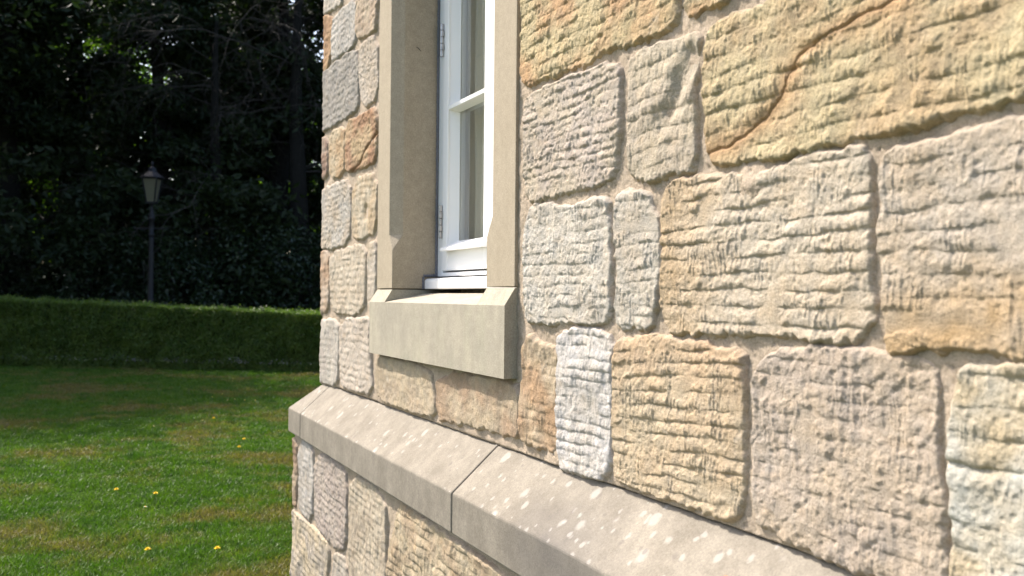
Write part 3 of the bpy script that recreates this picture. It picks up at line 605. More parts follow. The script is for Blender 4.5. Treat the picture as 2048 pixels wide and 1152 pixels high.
# ---- plinth course
def plinth_stone(s0, s1, lab, corner=False, dz=0.0):
    bm = bmesh.new(); o = 0.098
    prof = lambda: [(0.0, 0.831 + dz), (-o, 0.831 + dz), (-o, 0.9205 + dz), (0.012, 1.020 + dz), (0.10, 1.020 + dz), (0.10, 0.831 + dz)]
    if not corner:
        n = max(6, int((s1 - s0) / 0.03))
        rings = []
        for i in range(n + 1):
            s = s0 + (s1 - s0) * i / n
            w1 = 0.0013 * float(pn(s / 0.05, 0.3, 61)) + 0.0008 * float(pn(s / 0.017, 0.3, 62)); chip = 0.004 * max(0.0, float(pn(s / 0.09, 4.7, 63)) - 0.45)
            rings.append([bm.verts.new((-s, y + (chip if k == 2 else 0), z + (w1 - chip if k == 2 else 0))) for k, (y, z) in enumerate(prof())])
        for a, b in zip(rings, rings[1:]):
            for k in range(6): bm.faces.new([a[k], a[(k + 1) % 6], b[(k + 1) % 6], b[k]])
        bm.faces.new(rings[0]); bm.faces.new(rings[-1][::-1])
    else:
        A = [bm.verts.new((-s0, y, z)) for y, z in prof()]
        sc = 3.738
        Bp = []
        for y, z in prof():      # mitre on the corner
            ex = -y
            Bp.append(bm.verts.new((-(sc + ex), y, z)))
        Cp = [bm.verts.new((-(sc - y), 0.55, z)) for y, z in prof()]
        for P_, Q_ in ((A, Bp), (Bp, Cp)):
            for k in range(6): bm.faces.new([P_[k], P_[(k + 1) % 6], Q_[(k + 1) % 6], Q_[k]])
        bm.faces.new(A); bm.faces.new(Cp[::-1])
    return hchild(bm_obj('plinth_stone', bm, M_PLINTH, house, bevel=0.0035, smooth=False, label=lab))
plinth_stone(-1.2, 0.44, 'long pale plinth stone')
plinth_stone(0.446, 2.0485, 'long spotted plinth stone with a grey stained arris')
plinth_stone(2.0545, 3.620, 'spotted plinth stone left of the open joint')
plinth_stone(3.6262, 3.80, 'short mitred plinth stone at the house corner', corner=True)
# packing behind the joints
bm = bmesh.new(); box(bm, -3.66, 1.2, -0.088, 0.05, 0.828, 0.90)
hchild(bm_obj('joint_packing', bm, M_DARK, house))

# ---- dressed window surround
def jamb(left):
    bm = bmesh.new()
    so, si, sc_, dch, zb, zc, zt = (2.985, 2.828, 2.862, 0.032, 1.3735, 1.533, 2.9) if left else (1.942, 2.1, 2.083, 0.032, 1.3735, 1.533, 2.9)
    if not left: sc_ = 2.1 - 0.034 * 0 - 0.018 - 0.015
    bk = 0.26; sgn = 1
    stop = zc - 0.046
    v = lambda s, y, z: bm.verts.new((-s, y, z))
    # front/back outline: bottom full section, top chamfered section
    a0, b0, c0, d0 = v(so, 0, zb), v(si, 0, zb), v(si, bk, zb), v(so, bk, zb)
    p = v(si, 0, stop)                   # where the full arris ends
    f1, r1 = v(sc_, 0, zc), v(si, dch, zc)
    f2, r2 = v(sc_, 0, zt), v(si, dch, zt)
    a2, c2, d2 = v(so, 0, zt), v(si, bk, zt), v(so, bk, zt)
    for F_ in ([a0, b0, p, f1, f2, a2], [b0, c0, c2, r2, r1, p], [f1, r1, r2, f2], [p, r1, f1], [c0, d0, d2, c2], [d0, a0, a2, d2], [a0, d0, c0, b0], [a2, f2, r2, c2, d2]):
        bm.faces.new(F_)
    return hchild(bm_obj('window_jamb', bm, M_JAMB, house, bevel=0.0012, seg=1, label='chamfered jamb at the far side of the window' if left else 'chamfered jamb at the near side of the window'))
jamb(True); jamb(False)
bm = bmesh.new(); box(bm, -2.985, -1.942, 0.0, 0.26, 2.903, 3.1)
hchild(bm_obj('window_lintel', bm, M_JAMB, house, bevel=0.002))
bm = bmesh.new()
def sill_prof(s, stool):
    zt = 1.3705
    if stool: return [(-s, 0.22, 1.1765), (-s, -0.023, 1.1765), (-s, -0.023, 1.3327), (-s, 0.001, zt), (-s, 0.22, zt)]
    return [(-s, 0.22, 1.1765), (-s, -0.023, 1.1765), (-s, -0.023, 1.3327), (-s, 0.10, 1.360), (-s, 0.22, 1.362)]
prism(bm, sill_prof(1.942, 1), sill_prof(2.1, 1)); prism(bm, sill_prof(2.1, 0), sill_prof(2.828, 0), False, False); prism(bm, sill_prof(2.828, 1), sill_prof(2.985, 1))
bmesh.ops.remove_doubles(bm, verts=bm.verts, dist=1e-5)
sl = hchild(bm_obj('window_sill', bm, M_SILL, house, label='projecting pale sandstone sill'))

# ---- window joinery (opening s 2.10 .. 2.828)
FY = 0.140
def fr(bm, s0, s1, y0, y1, z0, z1): box(bm, -s1, -s0, y0, y1, z0, z1)
bm = bmesh.new()
fr(bm, 2.779, 2.824, FY, FY + 0.07, 1.4105, 2.885); fr(bm, 2.104, 2.149, FY, FY + 0.07, 1.4105, 2.885)
fr(bm, 2.1495, 2.7785, FY, FY + 0.07, 1.4105, 1.4215); fr(bm, 2.1495, 2.7785, FY, FY + 0.07, 2.845, 2.885)
window = hchild(bm_obj('window', bm, M_PAINT, house, bevel=0.0025, label='white painted timber casement window'))
def wpart(name, bm, mat, bevel=0.0, **kw):
    return bm_obj(name, bm, mat, window, bevel=bevel, **kw)
def sash(s0, s1):
    bm = bmesh.new(); y0, y1 = FY - 0.004, FY + 0.045
    z0, z1 = 1.4265, 2.842
    def mould(a, b, c, d, za, zb):   # frame member with bevelled glazing side handled by a second strip
        fr(bm, a, b, y0, y1, za, zb)
    st = 0.042
    fr(bm, s1 - st, s1, y0, y1, z0, z1); fr(bm, s0, s0 + st, y0, y1, z0, z1)
    fr(bm, s0 + st + 0.0005, s1 - st - 0.0005, y0 + 0.0005, y1 - 0.0005, z0, 1.5025); fr(bm, s0 + st + 0.0005, s1 - st - 0.0005, y0 + 0.0005, y1 - 0.0005, 2.79, z1)
    # splayed inner beads
    a, b = s0 + st, s1 - st; gy = FY + 0.030; yb = y0 + 0.006
    for sa, sb in ((b, b - 0.014), (a, a + 0.014)):
        prism(bm, [(-sa, yb, 1.5027), (-sa, gy, 1.5027), (-sb, gy, 1.5027)], [(-sa, yb, 2.7898), (-sa, gy, 2.7898), (-sb, gy, 2.7898)])
    prism(bm, [(-a - 0.014, yb, 1.5027), (-a - 0.014, gy, 1.5027), (-a - 0.014, gy, 1.5150)], [(-b + 0.014, yb, 1.5027), (-b + 0.014, gy, 1.5027), (-b + 0.014, gy, 1.5150)])
    so = wpart('sash', bm, M_PAINT, 0.002)
    bm = bmesh.new()      # glazing bar
    zc = 1.903; 
    prism(bm, [(-a, y0 + 0.001, zc - 0.006), (-a, y0 + 0.001, zc + 0.006), (-a, gy, zc + 0.013), (-a, gy, zc - 0.013)], [(-b, y0 + 0.001, zc - 0.006), (-b, y0 + 0.001, zc + 0.006), (-b, gy, zc + 0.013), (-b, gy, zc - 0.013)])
    wpart('glazing_bar', bm, M_PAINT, 0.0015)
    for z0_, z1_ in ((1.508, zc), (zc, 2.795)):
        bm = bmesh.new(); fr(bm, a + 0.0, b - 0.0, gy + 0.001, gy + 0.0050, z0_ + 0.0005, z1_ - 0.0005)
        wpart('pane', bm, M_GLASS)
    bm = bmesh.new()      # weather moulding on the bottom rail
    prism(bm, [(-s0 - 0.004, y0 - 0.001, 1.499), (-s0 - 0.004, y0 - 0.020, 1.492), (-s0 - 0.004, y0 - 0.022, 1.483), (-s0 - 0.004, y0 - 0.001, 1.483)], [(-s1 + 0.040, y0 - 0.001, 1.499), (-s1 + 0.040, y0 - 0.020, 1.492), (-s1 + 0.040, y0 - 0.022, 1.483), (-s1 + 0.040, y0 - 0.001, 1.483)])
    wpart('drip_moulding', bm, M_PAINT, 0.0015)
sash(2.4140, 2.7755); sash(2.1525, 2.3280)
bm = bmesh.new()
fr(bm, 2.3305, 2.4125, FY - 0.0035, FY + 0.07, 1.4235, 2.843)
wpart('mullion', bm, M_PAINT, 0.0015)
bm = bmesh.new()      # thick white window board lying on the stone sill
prism(bm, [(-2.1005, 0.098, 1.3725), (-2.1005, 0.098, 1.398), (-2.1005, 0.104, 1.4035), (-2.1005, FY + 0.05, 1.4100), (-2.1005, FY + 0.05, 1.3725)], [(-2.8215, 0.098, 1.3725), (-2.8215, 0.098, 1.398), (-2.8215, 0.104, 1.4035), (-2.8215, FY + 0.05, 1.4100), (-2.8215, FY + 0.05, 1.3725)])
wpart('window_board', bm, M_PAINT, 0.003)
for zh in (1.572, 2.110):
    bm = bmesh.new(); seg = 5; hh = 0.098 / seg
    for k in range(seg):
        lathe(bm, [(0.0052, 0), (0.0064, 0.0008), (0.0064, hh - 0.0014), (0.0052, hh - 0.0006)], 14, 0, 0)
        bmesh.ops.translate(bm, verts=bm.verts[-56:], vec=(-2.7772, FY - 0.0085, zh - 0.049 + k * hh))
    for k in range(0, seg): 
        z0 = zh - 0.049 + k * hh
        fr(bm, 2.7668 if k % 2 else 2.7776, 2.7768 if k % 2 else 2.7870, FY - 0.0085, FY - 0.0062, z0 + .0006, z0 + hh - .0008)
    wpart('hinge', bm, M_STEEL, smooth=False)
bm = bmesh.new()      # rough bead of sealant between reveal and frame
n = 220; zz = np.linspace(1.412, 2.885, n)
paths = [(np.stack([np.full(n, -2.8245), np.full(n, FY - 0.0035) + 0.0012 * pn(zz / 0.006, 0 * zz, 3), zz], 1), 0.0042 + 0.0014 * pn(zz / 0.004, 0 * zz + 3, 5))]
k = 60; t = np.linspace(0, 1, k)
paths.append((np.stack([np.full(k, -2.8245), 0.096 + 0 * t, 1.373 + 0.036 * t], 1), 0.0036 + 0.0012 * pn(t * 12, 0 * t, 5)))
paths.append((np.stack([np.full(k, -2.8255), 0.096 + 0.046 * t, 1.4115 + 0.003 * t], 1), 0.0042 + 0.0022 * pn(t * 12, 0 * t, 8)))
v_, f_ = tube_arrays(paths, 8); bm.free()
mesh_obj('sealant', np_mesh('sealant', v_, f_, M_SEAL), window)

# ---- rest of the building: room behind the window, back and roof
bm = bmesh.new()
ri = [(-3.4, 0.262), (1.2, 0.262), (1.2, 3.2), (-3.4, 3.2)]
# room shell (open towards the window), faces turned inwards
def quad(bm, *p): bm.faces.new([bm.verts.new(q) for q in p])
quad(bm, (-3.4, 3.2, 0.5), (1.2, 3.2, 0.5), (1.2, 3.2, 3.05), (-3.4, 3.2, 3.05)); quad(bm, (-3.4, .27, .5), (-3.4, 3.2, .5), (-3.4, 3.2, 3.05), (-3.4, .27, 3.05))
quad(bm, (1.2, 3.2, .5), (1.2, .27, .5), (1.2, .27, 3.05), (1.2, 3.2, 3.05)); quad(bm, (-3.4, .27, .5), (1.2, .27, .5), (1.2, 3.2, .5), (-3.4, 3.2, .5)); quad(bm, (-3.4, .27, 3.05), (-3.4, 3.2, 3.05), (1.2, 3.2, 3.05), (1.2, .27, 3.05))
for (x0, x1, z0, z1) in ((-3.4, -2.84, .5, 3.05), (-2.08, 1.2, .5, 3.05), (-2.84, -2.08, .5, 1.37), (-2.84, -2.08, 2.9, 3.05)):
    quad(bm, (x0, .27, z0), (x0, .27, z1), (x1, .27, z1), (x1, .27, z0))
me = bpy.data.meshes.new('room'); bm.to_mesh(me); bm.free(); me.materials.append(M_PLASTER)
hchild(mesh_obj('room', me, house))
bm = bmesh.new(); box(bm, -3.72, 1.5, 5.0, 5.3, -0.1, 3.28); box(bm, 1.2005, 1.5, 0.02, 4.995, -0.1, 3.28)
hchild(bm_obj('back_wall', bm, M_JAMB, house))
bm = bmesh.new()
prism(bm, [(-4.1, -0.35, 3.285), (-4.1, 2.65, 5.6), (-4.1, 5.7, 3.285)], [(1.9, -0.35, 3.285), (1.9, 2.65, 5.6), (1.9, 5.7, 3.285)])
hchild(bm_obj('roof', bm, M_SLATE, house))
# curtains inside
def curtain(s0, s1, lab):
    n = 90; U, V = np.meshgrid(np.linspace(s0, s1, n), np.linspace(1.30, 2.86, 30), indexing='ij')
    Y = 0.226 + 0.013 * np.sin(U / 0.0085 + 0.6 * np.sin(V * 2)) + 0.008 * pn(U / 0.04, V / 0.6, 4)
    P = np.stack([-U, Y, V], -1).reshape(-1, 3); idx = np.arange(n * 30).reshape(n, 30)
    q = np.stack([idx[:-1, :-1], idx[:-1, 1:], idx[1:, 1:], idx[1:, :-1]], -1).reshape(-1, 4)
    o = mesh_obj('curtain', np_mesh('curtain', P, q, M_CURTAIN), None, label=lab, cat='curtain')
    md = o.modifiers.new('thick', 'SOLIDIFY'); md.thickness = 0.002
curtain(2.47, 2.826, 'cream pleated curtain hanging just inside the narrow window panes')
# marks resting on the stonework
bm = bmesh.new(); lathe(bm, [(0.0001, -0.006), (0.0022, -0.004), (0.003, 0), (0.0022, 0.004), (0.0001, 0.006)], 10)
for v in bm.verts: v.co = Matrix.Rotation(R(70), 3, 'Y') @ v.co
bmesh.ops.translate(bm, verts=bm.verts, vec=(-1.125, -0.046, 0.9705))
bm_obj('bud_scale', bm, M_SPIKE, None, smooth=True, label='tiny orange brown bud scale lying on the sloping plinth', cat='bud')
t = np.linspace(0, 1, 12)
v_, f_ = tube_arrays([(np.stack([np.full(12, -2.8255), 0.066 + 0.016 * t, 2.094 - 0.012 * t ** 2], 1), 0.0011 * np.sin(0.3 + t * 2.6))], 6)
mesh_obj('caterpillar', np_mesh('caterpillar', v_, f_, M_DARK), None, label='tiny dark curved caterpillar clinging to the shaded window reveal', cat='caterpillar')

# ------------------------------------------------------------------ ground
def sheet(name, x0, x1, y0, y1, z, mat, n=2, amp=0.0, **kw):
    X, Y = np.meshgrid(np.linspace(x0, x1, n), np.linspace(y0, y1, n), indexing='ij')
    Z = z + amp * fbm(X / 2.5, Y / 2.5, 4, 5) if amp else z + 0 * X
    P = np.stack([X, Y, Z], -1).reshape(-1, 3); i = np.arange(n * n).reshape(n, n)
    q = np.stack([i[:-1, :-1], i[1:, :-1], i[1:, 1:], i[:-1, 1:]], -1).reshape(-1, 4)
    return mesh_obj(name, np_mesh(name, P, q, mat), None, **kw)
sheet('ground', -300, 200, -250, 250, -0.06, M_SOIL, kind='structure')
sheet('lawn', -24, 8, -22, 16, -0.008, M_LAWN, 220, 0.010, kind='structure')
def poly_sheet(name, pts, z, mat, **kw):
    bm = bmesh.new(); bm.faces.new([bm.verts.new((x, y, z)) for x, y in pts])
    me = bpy.data.meshes.new(name); bm.to_mesh(me); bm.free(); me.materials.append(mat)
    return mesh_obj(name, me, None, **kw)
poly_sheet('drain_gravel', [(-4.72, 0.03), (-3.8, -0.5), (2, -0.5), (2, -0.05), (-3.80, -0.05), (-3.84, 8), (-4.75, 8)], 0.022, M_GRAVEL, kind='structure')
HD = np.array([3.273, 5.194]); HD /= np.linalg.norm(HD); HN = np.array([-HD[1], HD[0]])   # along the hedge / away from camera
H0 = np.array([-20.78, -2.04])
def hp(t, d): return H0 + HD * t + HN * d
poly_sheet('drive', [hp(-16, 1.3), hp(16, 1.3), hp(16, 4.0), hp(-16, 4.0)][::-1], 0.03, M_DRIVE, kind='structure')

# grass blades, thinner with distance
def grass():
    n = 230000
    Zd = 4.0 * (19.0 / 4.0) ** (RNG.random(n) ** 0.80); lat = -0.62 + 0.52 * RNG.random(n)
    f2 = np.array([-0.914, 0.4057]); r2 = np.array([0.4057, 0.914])
    P = np.array([0, -CAM_OFF]) + Zd[:, None] * f2 + (lat * Zd)[:, None] * r2
    P += 0.02 * RNG.normal(size=(n, 2))
    ok = ((P - H0) @ HN < 0.1) & ~((P[:, 0] > -4.75) & (P[:, 1] > 0.0))
    P = P[ok]; Zd = Zd[ok]; n = len(P)
    cl = 0.5 + 0.5 * fbm(P[:, 0] / 0.25, P[:, 1] / 0.25, 3, 9)
    zg = -0.008 + 0.010 * fbm(P[:, 0] / 2.5, P[:, 1] / 2.5, 4, 5)
    L = (0.016 + 0.034 * np.clip(cl, 0, 1.2)) * (0.6 + 0.8 * RNG.random(n)); W = (0.0016 + 0.0009 * RNG.random(n)) * np.clip(Zd / 4.5, 1, 3.2)
    a = RNG.random(n) * 6.283; b = RNG.random(n) * 6.283; lean = L * (0.25 + 0.9 * RNG.random(n))
    base = np.column_stack([P, zg - 0.002]); dx = np.column_stack([np.cos(a), np.sin(a), 0 * a]) * W[:, None]
    ld = np.column_stack([np.cos(b), np.sin(b), 0 * b])
    mid = base + ld * (lean * 0.35)[:, None] + np.array([0, 0, 1]) * (L * 0.62)[:, None]
    tip = base + ld * lean[:, None] + np.array([0, 0, 1]) * (L * 0.95)[:, None]
    V = np.stack([base - dx, base + dx, mid + dx * 0.8, mid - dx * 0.8, tip], 1).reshape(-1, 3)
    o = np.arange(n)[:, None] * 5
    T = np.concatenate([o + np.array([[0, 1, 2]]), o + np.array([[0, 2, 3]]), o + np.array([[3, 2, 4]])])
    mesh_obj('grass', np_mesh('grass', V, T, M_GRASS, False), None, label='short mown grass blades with dry brown mossy patches', cat='grass', kind='stuff')
grass()

# ------------------------------------------------------------------ leaves
def leaf_quads(C, size, flat=0.0, aspect=0.5, seed=1):
    """rhombic leaves at centres C (n,3)"""
    g = np.random.default_rng(seed); n = len(C)
    d = g.normal(size=(n, 3)); d[:, 2] *= (1 - flat); d /= np.linalg.norm(d, axis=1)[:, None]
    e = g.normal(size=(n, 3)); e[:, 2] *= (1 - flat); e -= d * (e * d).sum(1)[:, None]; e /= np.linalg.norm(e, axis=1)[:, None]
    nrm = np.cross(d, e)
    s = (size * (0.55 + 0.9 * g.random(n)))[:, None]
    V = np.stack([C - d * s, C + e * s * aspect + nrm * s * 0.12, C + d * s, C - e * s * aspect + nrm * s * 0.12], 1).reshape(-1, 3)
    return V, np.arange(n * 4).reshape(-1, 4)

def hedge():
    t0, t1 = -9.0, 13.0; depth = 0.85
    def height(t): return np.clip(1.235 - 0.033 * t, 0.85, 1.5)
    n = 170000; g = np.random.default_rng(3)
    vis = g.random(n) < 0.85
    t = np.where(vis, -1.0 + 7.6 * g.random(n), t0 + (t1 - t0) * g.random(n))
    face = g.random(n); hh = height(t)
    z = 0.01 + (hh - 0.01) * g.random(n); dpt = np.abs(g.normal(size=n)) * 0.035
    lump = 0.085 * fbm(t / 0.5, z / 0.5, 3, 7) + 0.02 * pn(t / 0.12, z / 0.12, 8)
    d = np.where(face < 0.66, -0.02 + lump + dpt, g.random(n) * depth)
    top = (face >= 0.66) & (face < 0.92); back = face >= 0.92
    tl = 0.05 * fbm(t / 0.4, d / 0.4, 3, 12)
    z = np.where(top, hh + tl - np.abs(g.normal(size=n)) * 0.03 + (g.random(n) < 0.06) * 0.07 * g.random(n), z)
    d = np.where(back, depth - np.abs(g.normal(size=n)) * 0.05, d)
    # ragged foot
    foot = -0.02 + 0.05 * fbm(t / 0.35, 0 * t, 3, 21); ok = (z > foot)
    t, z, d = t[ok], z[ok], d[ok]
    P = H0 + t[:, None] * HD + d[:, None] * HN
    V, F = leaf_quads(np.column_stack([P, z]), np.full(len(t), 0.0165), 0.1, 0.6, 4)
    h = mesh_obj('hedge', np_mesh('hedge', V, F, M_HEDGE, False), None, label='long low clipped green box hedge along the far edge of the lawn', cat='hedge')
    # solid dark core added inside the leaves to block light through the hedge
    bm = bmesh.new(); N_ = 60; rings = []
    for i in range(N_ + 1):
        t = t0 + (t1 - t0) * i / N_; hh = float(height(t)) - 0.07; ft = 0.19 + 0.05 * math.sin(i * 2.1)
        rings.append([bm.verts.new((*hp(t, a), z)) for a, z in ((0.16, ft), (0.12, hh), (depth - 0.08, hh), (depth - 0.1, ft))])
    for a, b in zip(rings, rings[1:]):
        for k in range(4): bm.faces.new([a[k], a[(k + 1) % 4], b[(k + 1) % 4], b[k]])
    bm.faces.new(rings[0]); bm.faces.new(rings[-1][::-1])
    bm_obj('light_block', bm, M_BARK, h)
    g2 = random.Random(4)
    for k in range(98):
        t = g2.uniform(-0.6, 6.4); d = g2.uniform(0.05, 0.55); p = hp(t, d); q = hp(t + g2.uniform(-.08, .08), d + g2.uniform(-.05, .05))
        v_, f_ = tube_arrays([([(p[0], p[1], -0.02), ((p[0] + q[0]) / 2 + .01, (p[1] + q[1]) / 2, 0.14), (q[0], q[1], 0.32)], [0.013, 0.010, 0.008])], 5)
        mesh_obj('stem', np_mesh('stem', v_, f_, M_BARK), h)
hedge()

# ------------------------------------------------------------------ street lamp
def lamp(x, y):
    L = empty('street_lamp', (x, y, 0), 'dark iron lamp post with tapered lantern standing behind the hedge', 'street lamp')
    bm = bmesh.new()
    lathe(bm, [(0.15, 0), (0.15, 0.12), (0.12, 0.16), (0.11, 0.8), (0.085, 0.86), (0.064, 0.95), (0.058, 1.9), (0.054, 2.55), (0.054, 2.62)], 20)
    bm_obj('pole', bm, M_IRON, L, smooth=True)
    bm = bmesh.new(); lathe(bm, [(0.054, 2.62), (0.072, 2.64), (0.072, 2.68), (0.056, 2.70), (0.056, 2.98), (0.078, 3.0), (0.078, 3.05), (0.058, 3.07), (0.062, 3.10), (0.046, 3.16), (0.030, 3.25), (0.026, 3.31), (0.04, 3.33), (0.075, 3.36)], 20)
    bm_obj('collar', bm, M_IRON, L, smooth=True)
    v_, f_ = tube_arrays([([(-0.14, -0.32, 2.80), (0, 0, 2.80), (0.14, 0.32, 2.80)], [0.014, 0.018, 0.014]), ([(-0.14, -0.32, 2.80), (-0.148, -0.34, 2.80)], [0.024, 0.024]), ([(0.14, 0.32, 2.80), (0.148, 0.34, 2.80)], [0.024, 0.024])], 8)
    mesh_obj('ladder_bar', np_mesh('ladder_bar', v_, f_, M_IRON), L)
    rot = R(45 - 24)
    def sq(r, z): return [(r * math.cos(rot + k * math.pi / 2) * 1.414, r * math.sin(rot + k * math.pi / 2) * 1.414, z) for k in range(4)]
    zb, zt, rb, rt = 3.375, 3.90, 0.085, 0.155
    bm = bmesh.new()
    prism(bm, sq(rb + 0.012, zb - 0.02), sq(rb + 0.012, zb + 0.015)); prism(bm, sq(rt + 0.014, zt - 0.01), sq(rt + 0.014, zt + 0.018))
    A, B2 = sq(rb, zb), sq(rt, zt)
    me_paths = [([p, tuple((np.array(p) + np.array(q)) / 2), q], [0.016, 0.016, 0.016]) for p, q in zip(A, B2)]
    bm_obj('lantern_frame', bm, M_IRON, L)
    v_, f_ = tube_arrays(me_paths, 6); mesh_obj('lantern_bars', np_mesh('lantern_bars', v_, f_, M_IRON), L)
    bm = bmesh.new(); prism(bm, sq(rb - 0.004, zb + 0.016), sq(rt - 0.006, zt - 0.011)); bm_obj('lantern_glass', bm, M_LAMPGLASS, L)
    bm = bmesh.new(); lathe(bm, [(0.265, 3.918), (0.255, 3.935), (0.19, 3.99), (0.11, 4.055), (0.098, 4.09), (0.082, 4.14), (0.05, 4.165), (0.02, 4.175), (0.018, 4.20), (0.032, 4.22), (0.03, 4.25), (0.008, 4.29)], 8, rot=rot + math.pi / 8)
    bm_obj('lantern_roof', bm, M_IRON, L)
lamp(-23.33, 0.76)

# ------------------------------------------------------------------ trees
def limb(p, d, L, r, g, bend=0.2, n=7, droop=0.0):
    P = [np.array(p, float)]; d = np.array(d, float)
    for i in range(n - 1):
        d = d + g.normal(size=3) * bend * 0.35 + np.array([0, 0, -droop]); d /= np.linalg.norm(d)
        P.append(P[-1] + d * L / (n - 1))
    return np.array(P), np.linspace(r, r * 0.35, n)

def crown_points(g, n, height, radius, z0, clusters, spread, lo=0.35):
    """leaf clusters through the volume of an uneven crown"""
    cz = z0 + (height - z0) * g.random(clusters) ** 0.9
    k = (cz - z0) / (height - z0); rr = radius * np.clip(1.08 - k ** 2.2, 0.12, 1) * (0.75 + 0.35 * np.sin(k * 9 + g.random() * 6))
    a = g.random(clusters) * 6.283; rad = rr * (lo + (1.06 - lo) * g.random(clusters) ** 0.5)
    C = np.column_stack([rad * np.cos(a), rad * np.sin(a), cz])
    w = g.integers(0, clusters, n)
    off = g.normal(size=(n, 3)) * np.array([spread, spread, spread * 0.5])
    P = C[w] + off; P[:, 2] -= 0.25 * np.hypot(off[:, 0], off[:, 1])
    return P[P[:, 2] > 0.25], C

def make_tree(name, seed, height, radius, z0, nl, size, mat, clusters, spread, label, trunk_r=0.28, lo=0.35, flat=0.2):
    g = np.random.default_rng(seed)
    t = empty(name, (0, 0, 0), label, 'tree')
    paths = []
    n = 9; zz = np.linspace(-0.2, height * 0.93, n)
    tr = np.column_stack([0.15 * np.sin(zz * 0.5 + seed), 0.12 * np.cos(zz * 0.4 + seed), zz]); paths.append((tr, np.linspace(trunk_r * 1.15, 0.05, n)))
    P, C = crown_points(g, nl, height, radius, z0, clusters, spread, lo)
    for c in C[::2]:
        z = max(0.5, c[2] - 0.35 * math.hypot(c[0], c[1])); b = np.array([np.interp(z, zz, tr[:, 0]), np.interp(z, zz, tr[:, 1]), z])
        mid = (b + c) / 2 + g.normal(size=3) * 0.15
        r = 0.03 + 0.05 * g.random(); paths.append((np.array([b, mid, c]), np.array([r, r * 0.7, r * 0.25])))
    v_, f_ = tube_arrays(paths, 6)
    mesh_obj('trunk', np_mesh('trunk', v_, f_, M_BARK), t)
    V, F = leaf_quads(P, np.full(len(P), size), flat, 0.42, seed)
    mesh_obj('crown', np_mesh('crown', V, F, mat, False), t)
    return t

def copy_tree(o, loc, rz, sc, label, group):
    r = o.copy(); COL.objects.link(r); r.location = loc; r.rotation_euler = (0, 0, rz); r.scale = (sc, sc, sc); r['label'] = label; r['group'] = group
    for c in o.children:
        d = c.copy(); COL.objects.link(d); d.parent = r
    return r
def place(o, loc, rz, sc, group):
    o.location = loc; o.rotation_euler = (0, 0, rz); o.scale = (sc, sc, sc); o['group'] = group

def cp(lat, Z):   # point on the ground: distance Z ahead of the camera, lat*Z sideways
    return (-0.914 * Z + 0.4057 * lat * Z, 0.4057 * Z + 0.914 * lat * Z - CAM_OFF, 0)

YG = 'dark trees behind the hedge'
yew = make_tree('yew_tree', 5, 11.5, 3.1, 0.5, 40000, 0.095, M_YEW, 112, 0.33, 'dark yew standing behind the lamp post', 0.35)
place(yew, cp(-0.36, 26.5), 0.3, 1.0, YG)
yl = [(-0.515, 25.5, 1.1, 'dark yew rising behind the far end of the hedge at the edge of the lawn'), (-0.235, 27.5, 1.12, 'dark yew beside the stout trunk next to the house corner'),
      (-0.44, 31, 1.25, 'tall dark yew seen between the lamp lantern and the hedge end'), (-0.29, 33, 1.3, 'tall dark yew seen between the lamp post and the house corner'),
      (-0.62, 29, 1.2, 'dark yew beyond the open end of the lawn'), (-0.15, 31, 1.2, 'dark yew hidden partly by the house corner'), (-0.06, 27, 1.1, 'dark yew standing behind the house'), (-0.74, 26, 1.1, 'dark yew far along the hedge')]
for i, (lt, Z, s, lab) in enumerate(yl): copy_tree(yew, cp(lt, Z), 1.3 * i + 0.9, s, lab, YG)
beech = make_tree('beech_tree', 8, 13, 3.6, 3.0, 26000, 0.09, M_LIME, 120, 0.45, 'sunlit lime green beech glimpsed high behind the yews', 0.3, 0.3)
place(beech, cp(-0.40, 35.5), 0.4, 1.0, 'young leaved trees deep in the wood')
for i, (lt, Z, s, lab) in enumerate([(-0.49, 35, 1.0, 'sunlit lime green beech glimpsed at the open side of the wood'), (-0.26, 36, 1.0, 'sunlit lime green beech glimpsed near the house corner')]):
    copy_tree(beech, cp(lt, Z), 2.0 * i + 1.1, s, lab, 'young leaved trees deep in the wood')
# far wood closing the view
def far_wood():
    g = np.random.default_rng(31); n = 42000
    lat = -0.85 + 0.95 * g.random(n); Z = 50 + 12 * g.random(n); top = 7.5 + 3.0 * fbm(lat * 14, 0 * lat, 3, 3)
    z = 0.2 + top * g.random(n) ** 0.9
    P = np.column_stack([-0.914 * Z + 0.4057 * lat * Z, 0.4057 * Z + 0.914 * lat * Z, z])
    k = fbm(P[:, 1] / 1.6, P[:, 2] / 1.6, 3, 8) + 0.25 - 0.028 * z; P = P[k > -0.15]
    V, F = leaf_quads(P, np.full(len(P), 0.26), 0.1, 0.5, 6)
    mesh_obj('woodland', np_mesh('woodland', V, F, M_YEW, False), None, label='dark mass of far woodland closing the view behind the trees', cat='woodland', kind='stuff')
far_wood()
# glossy laurels and green cover behind the hedge
def shrub(name, seed, h, rad, n, size, mat, label, cat='shrub'):
    g = np.random.default_rng(seed); t = empty(name, (0, 0, 0), label, cat)
    c = g.normal(size=(90, 3)); c /= np.linalg.norm(c, axis=1)[:, None]; c *= (0.45 + 0.55 * g.random((90, 1)))
    C = c * np.array([rad, rad, h * 0.52]) + np.array([0, 0, h * 0.5])
    P = C[g.integers(0, 90, n)] + g.normal(size=(n, 3)) * 0.17; P = P[P[:, 2] > 0.03]
    V, F = leaf_quads(P, np.full(len(P), size), 0.25, 0.4, seed); mesh_obj('foliage', np_mesh('foliage', V, F, mat, False), t)
    v_, f_ = tube_arrays([(np.array([[0, 0, 0], q * 0.5 + g.normal(size=3) * 0.05, q]), np.array([0.04, 0.025, 0.008])) for q in C[::3]], 5)
    mesh_obj('stem', np_mesh('stem', v_, f_, M_BARK), t); return t
LG = 'glossy laurels behind the hedge'
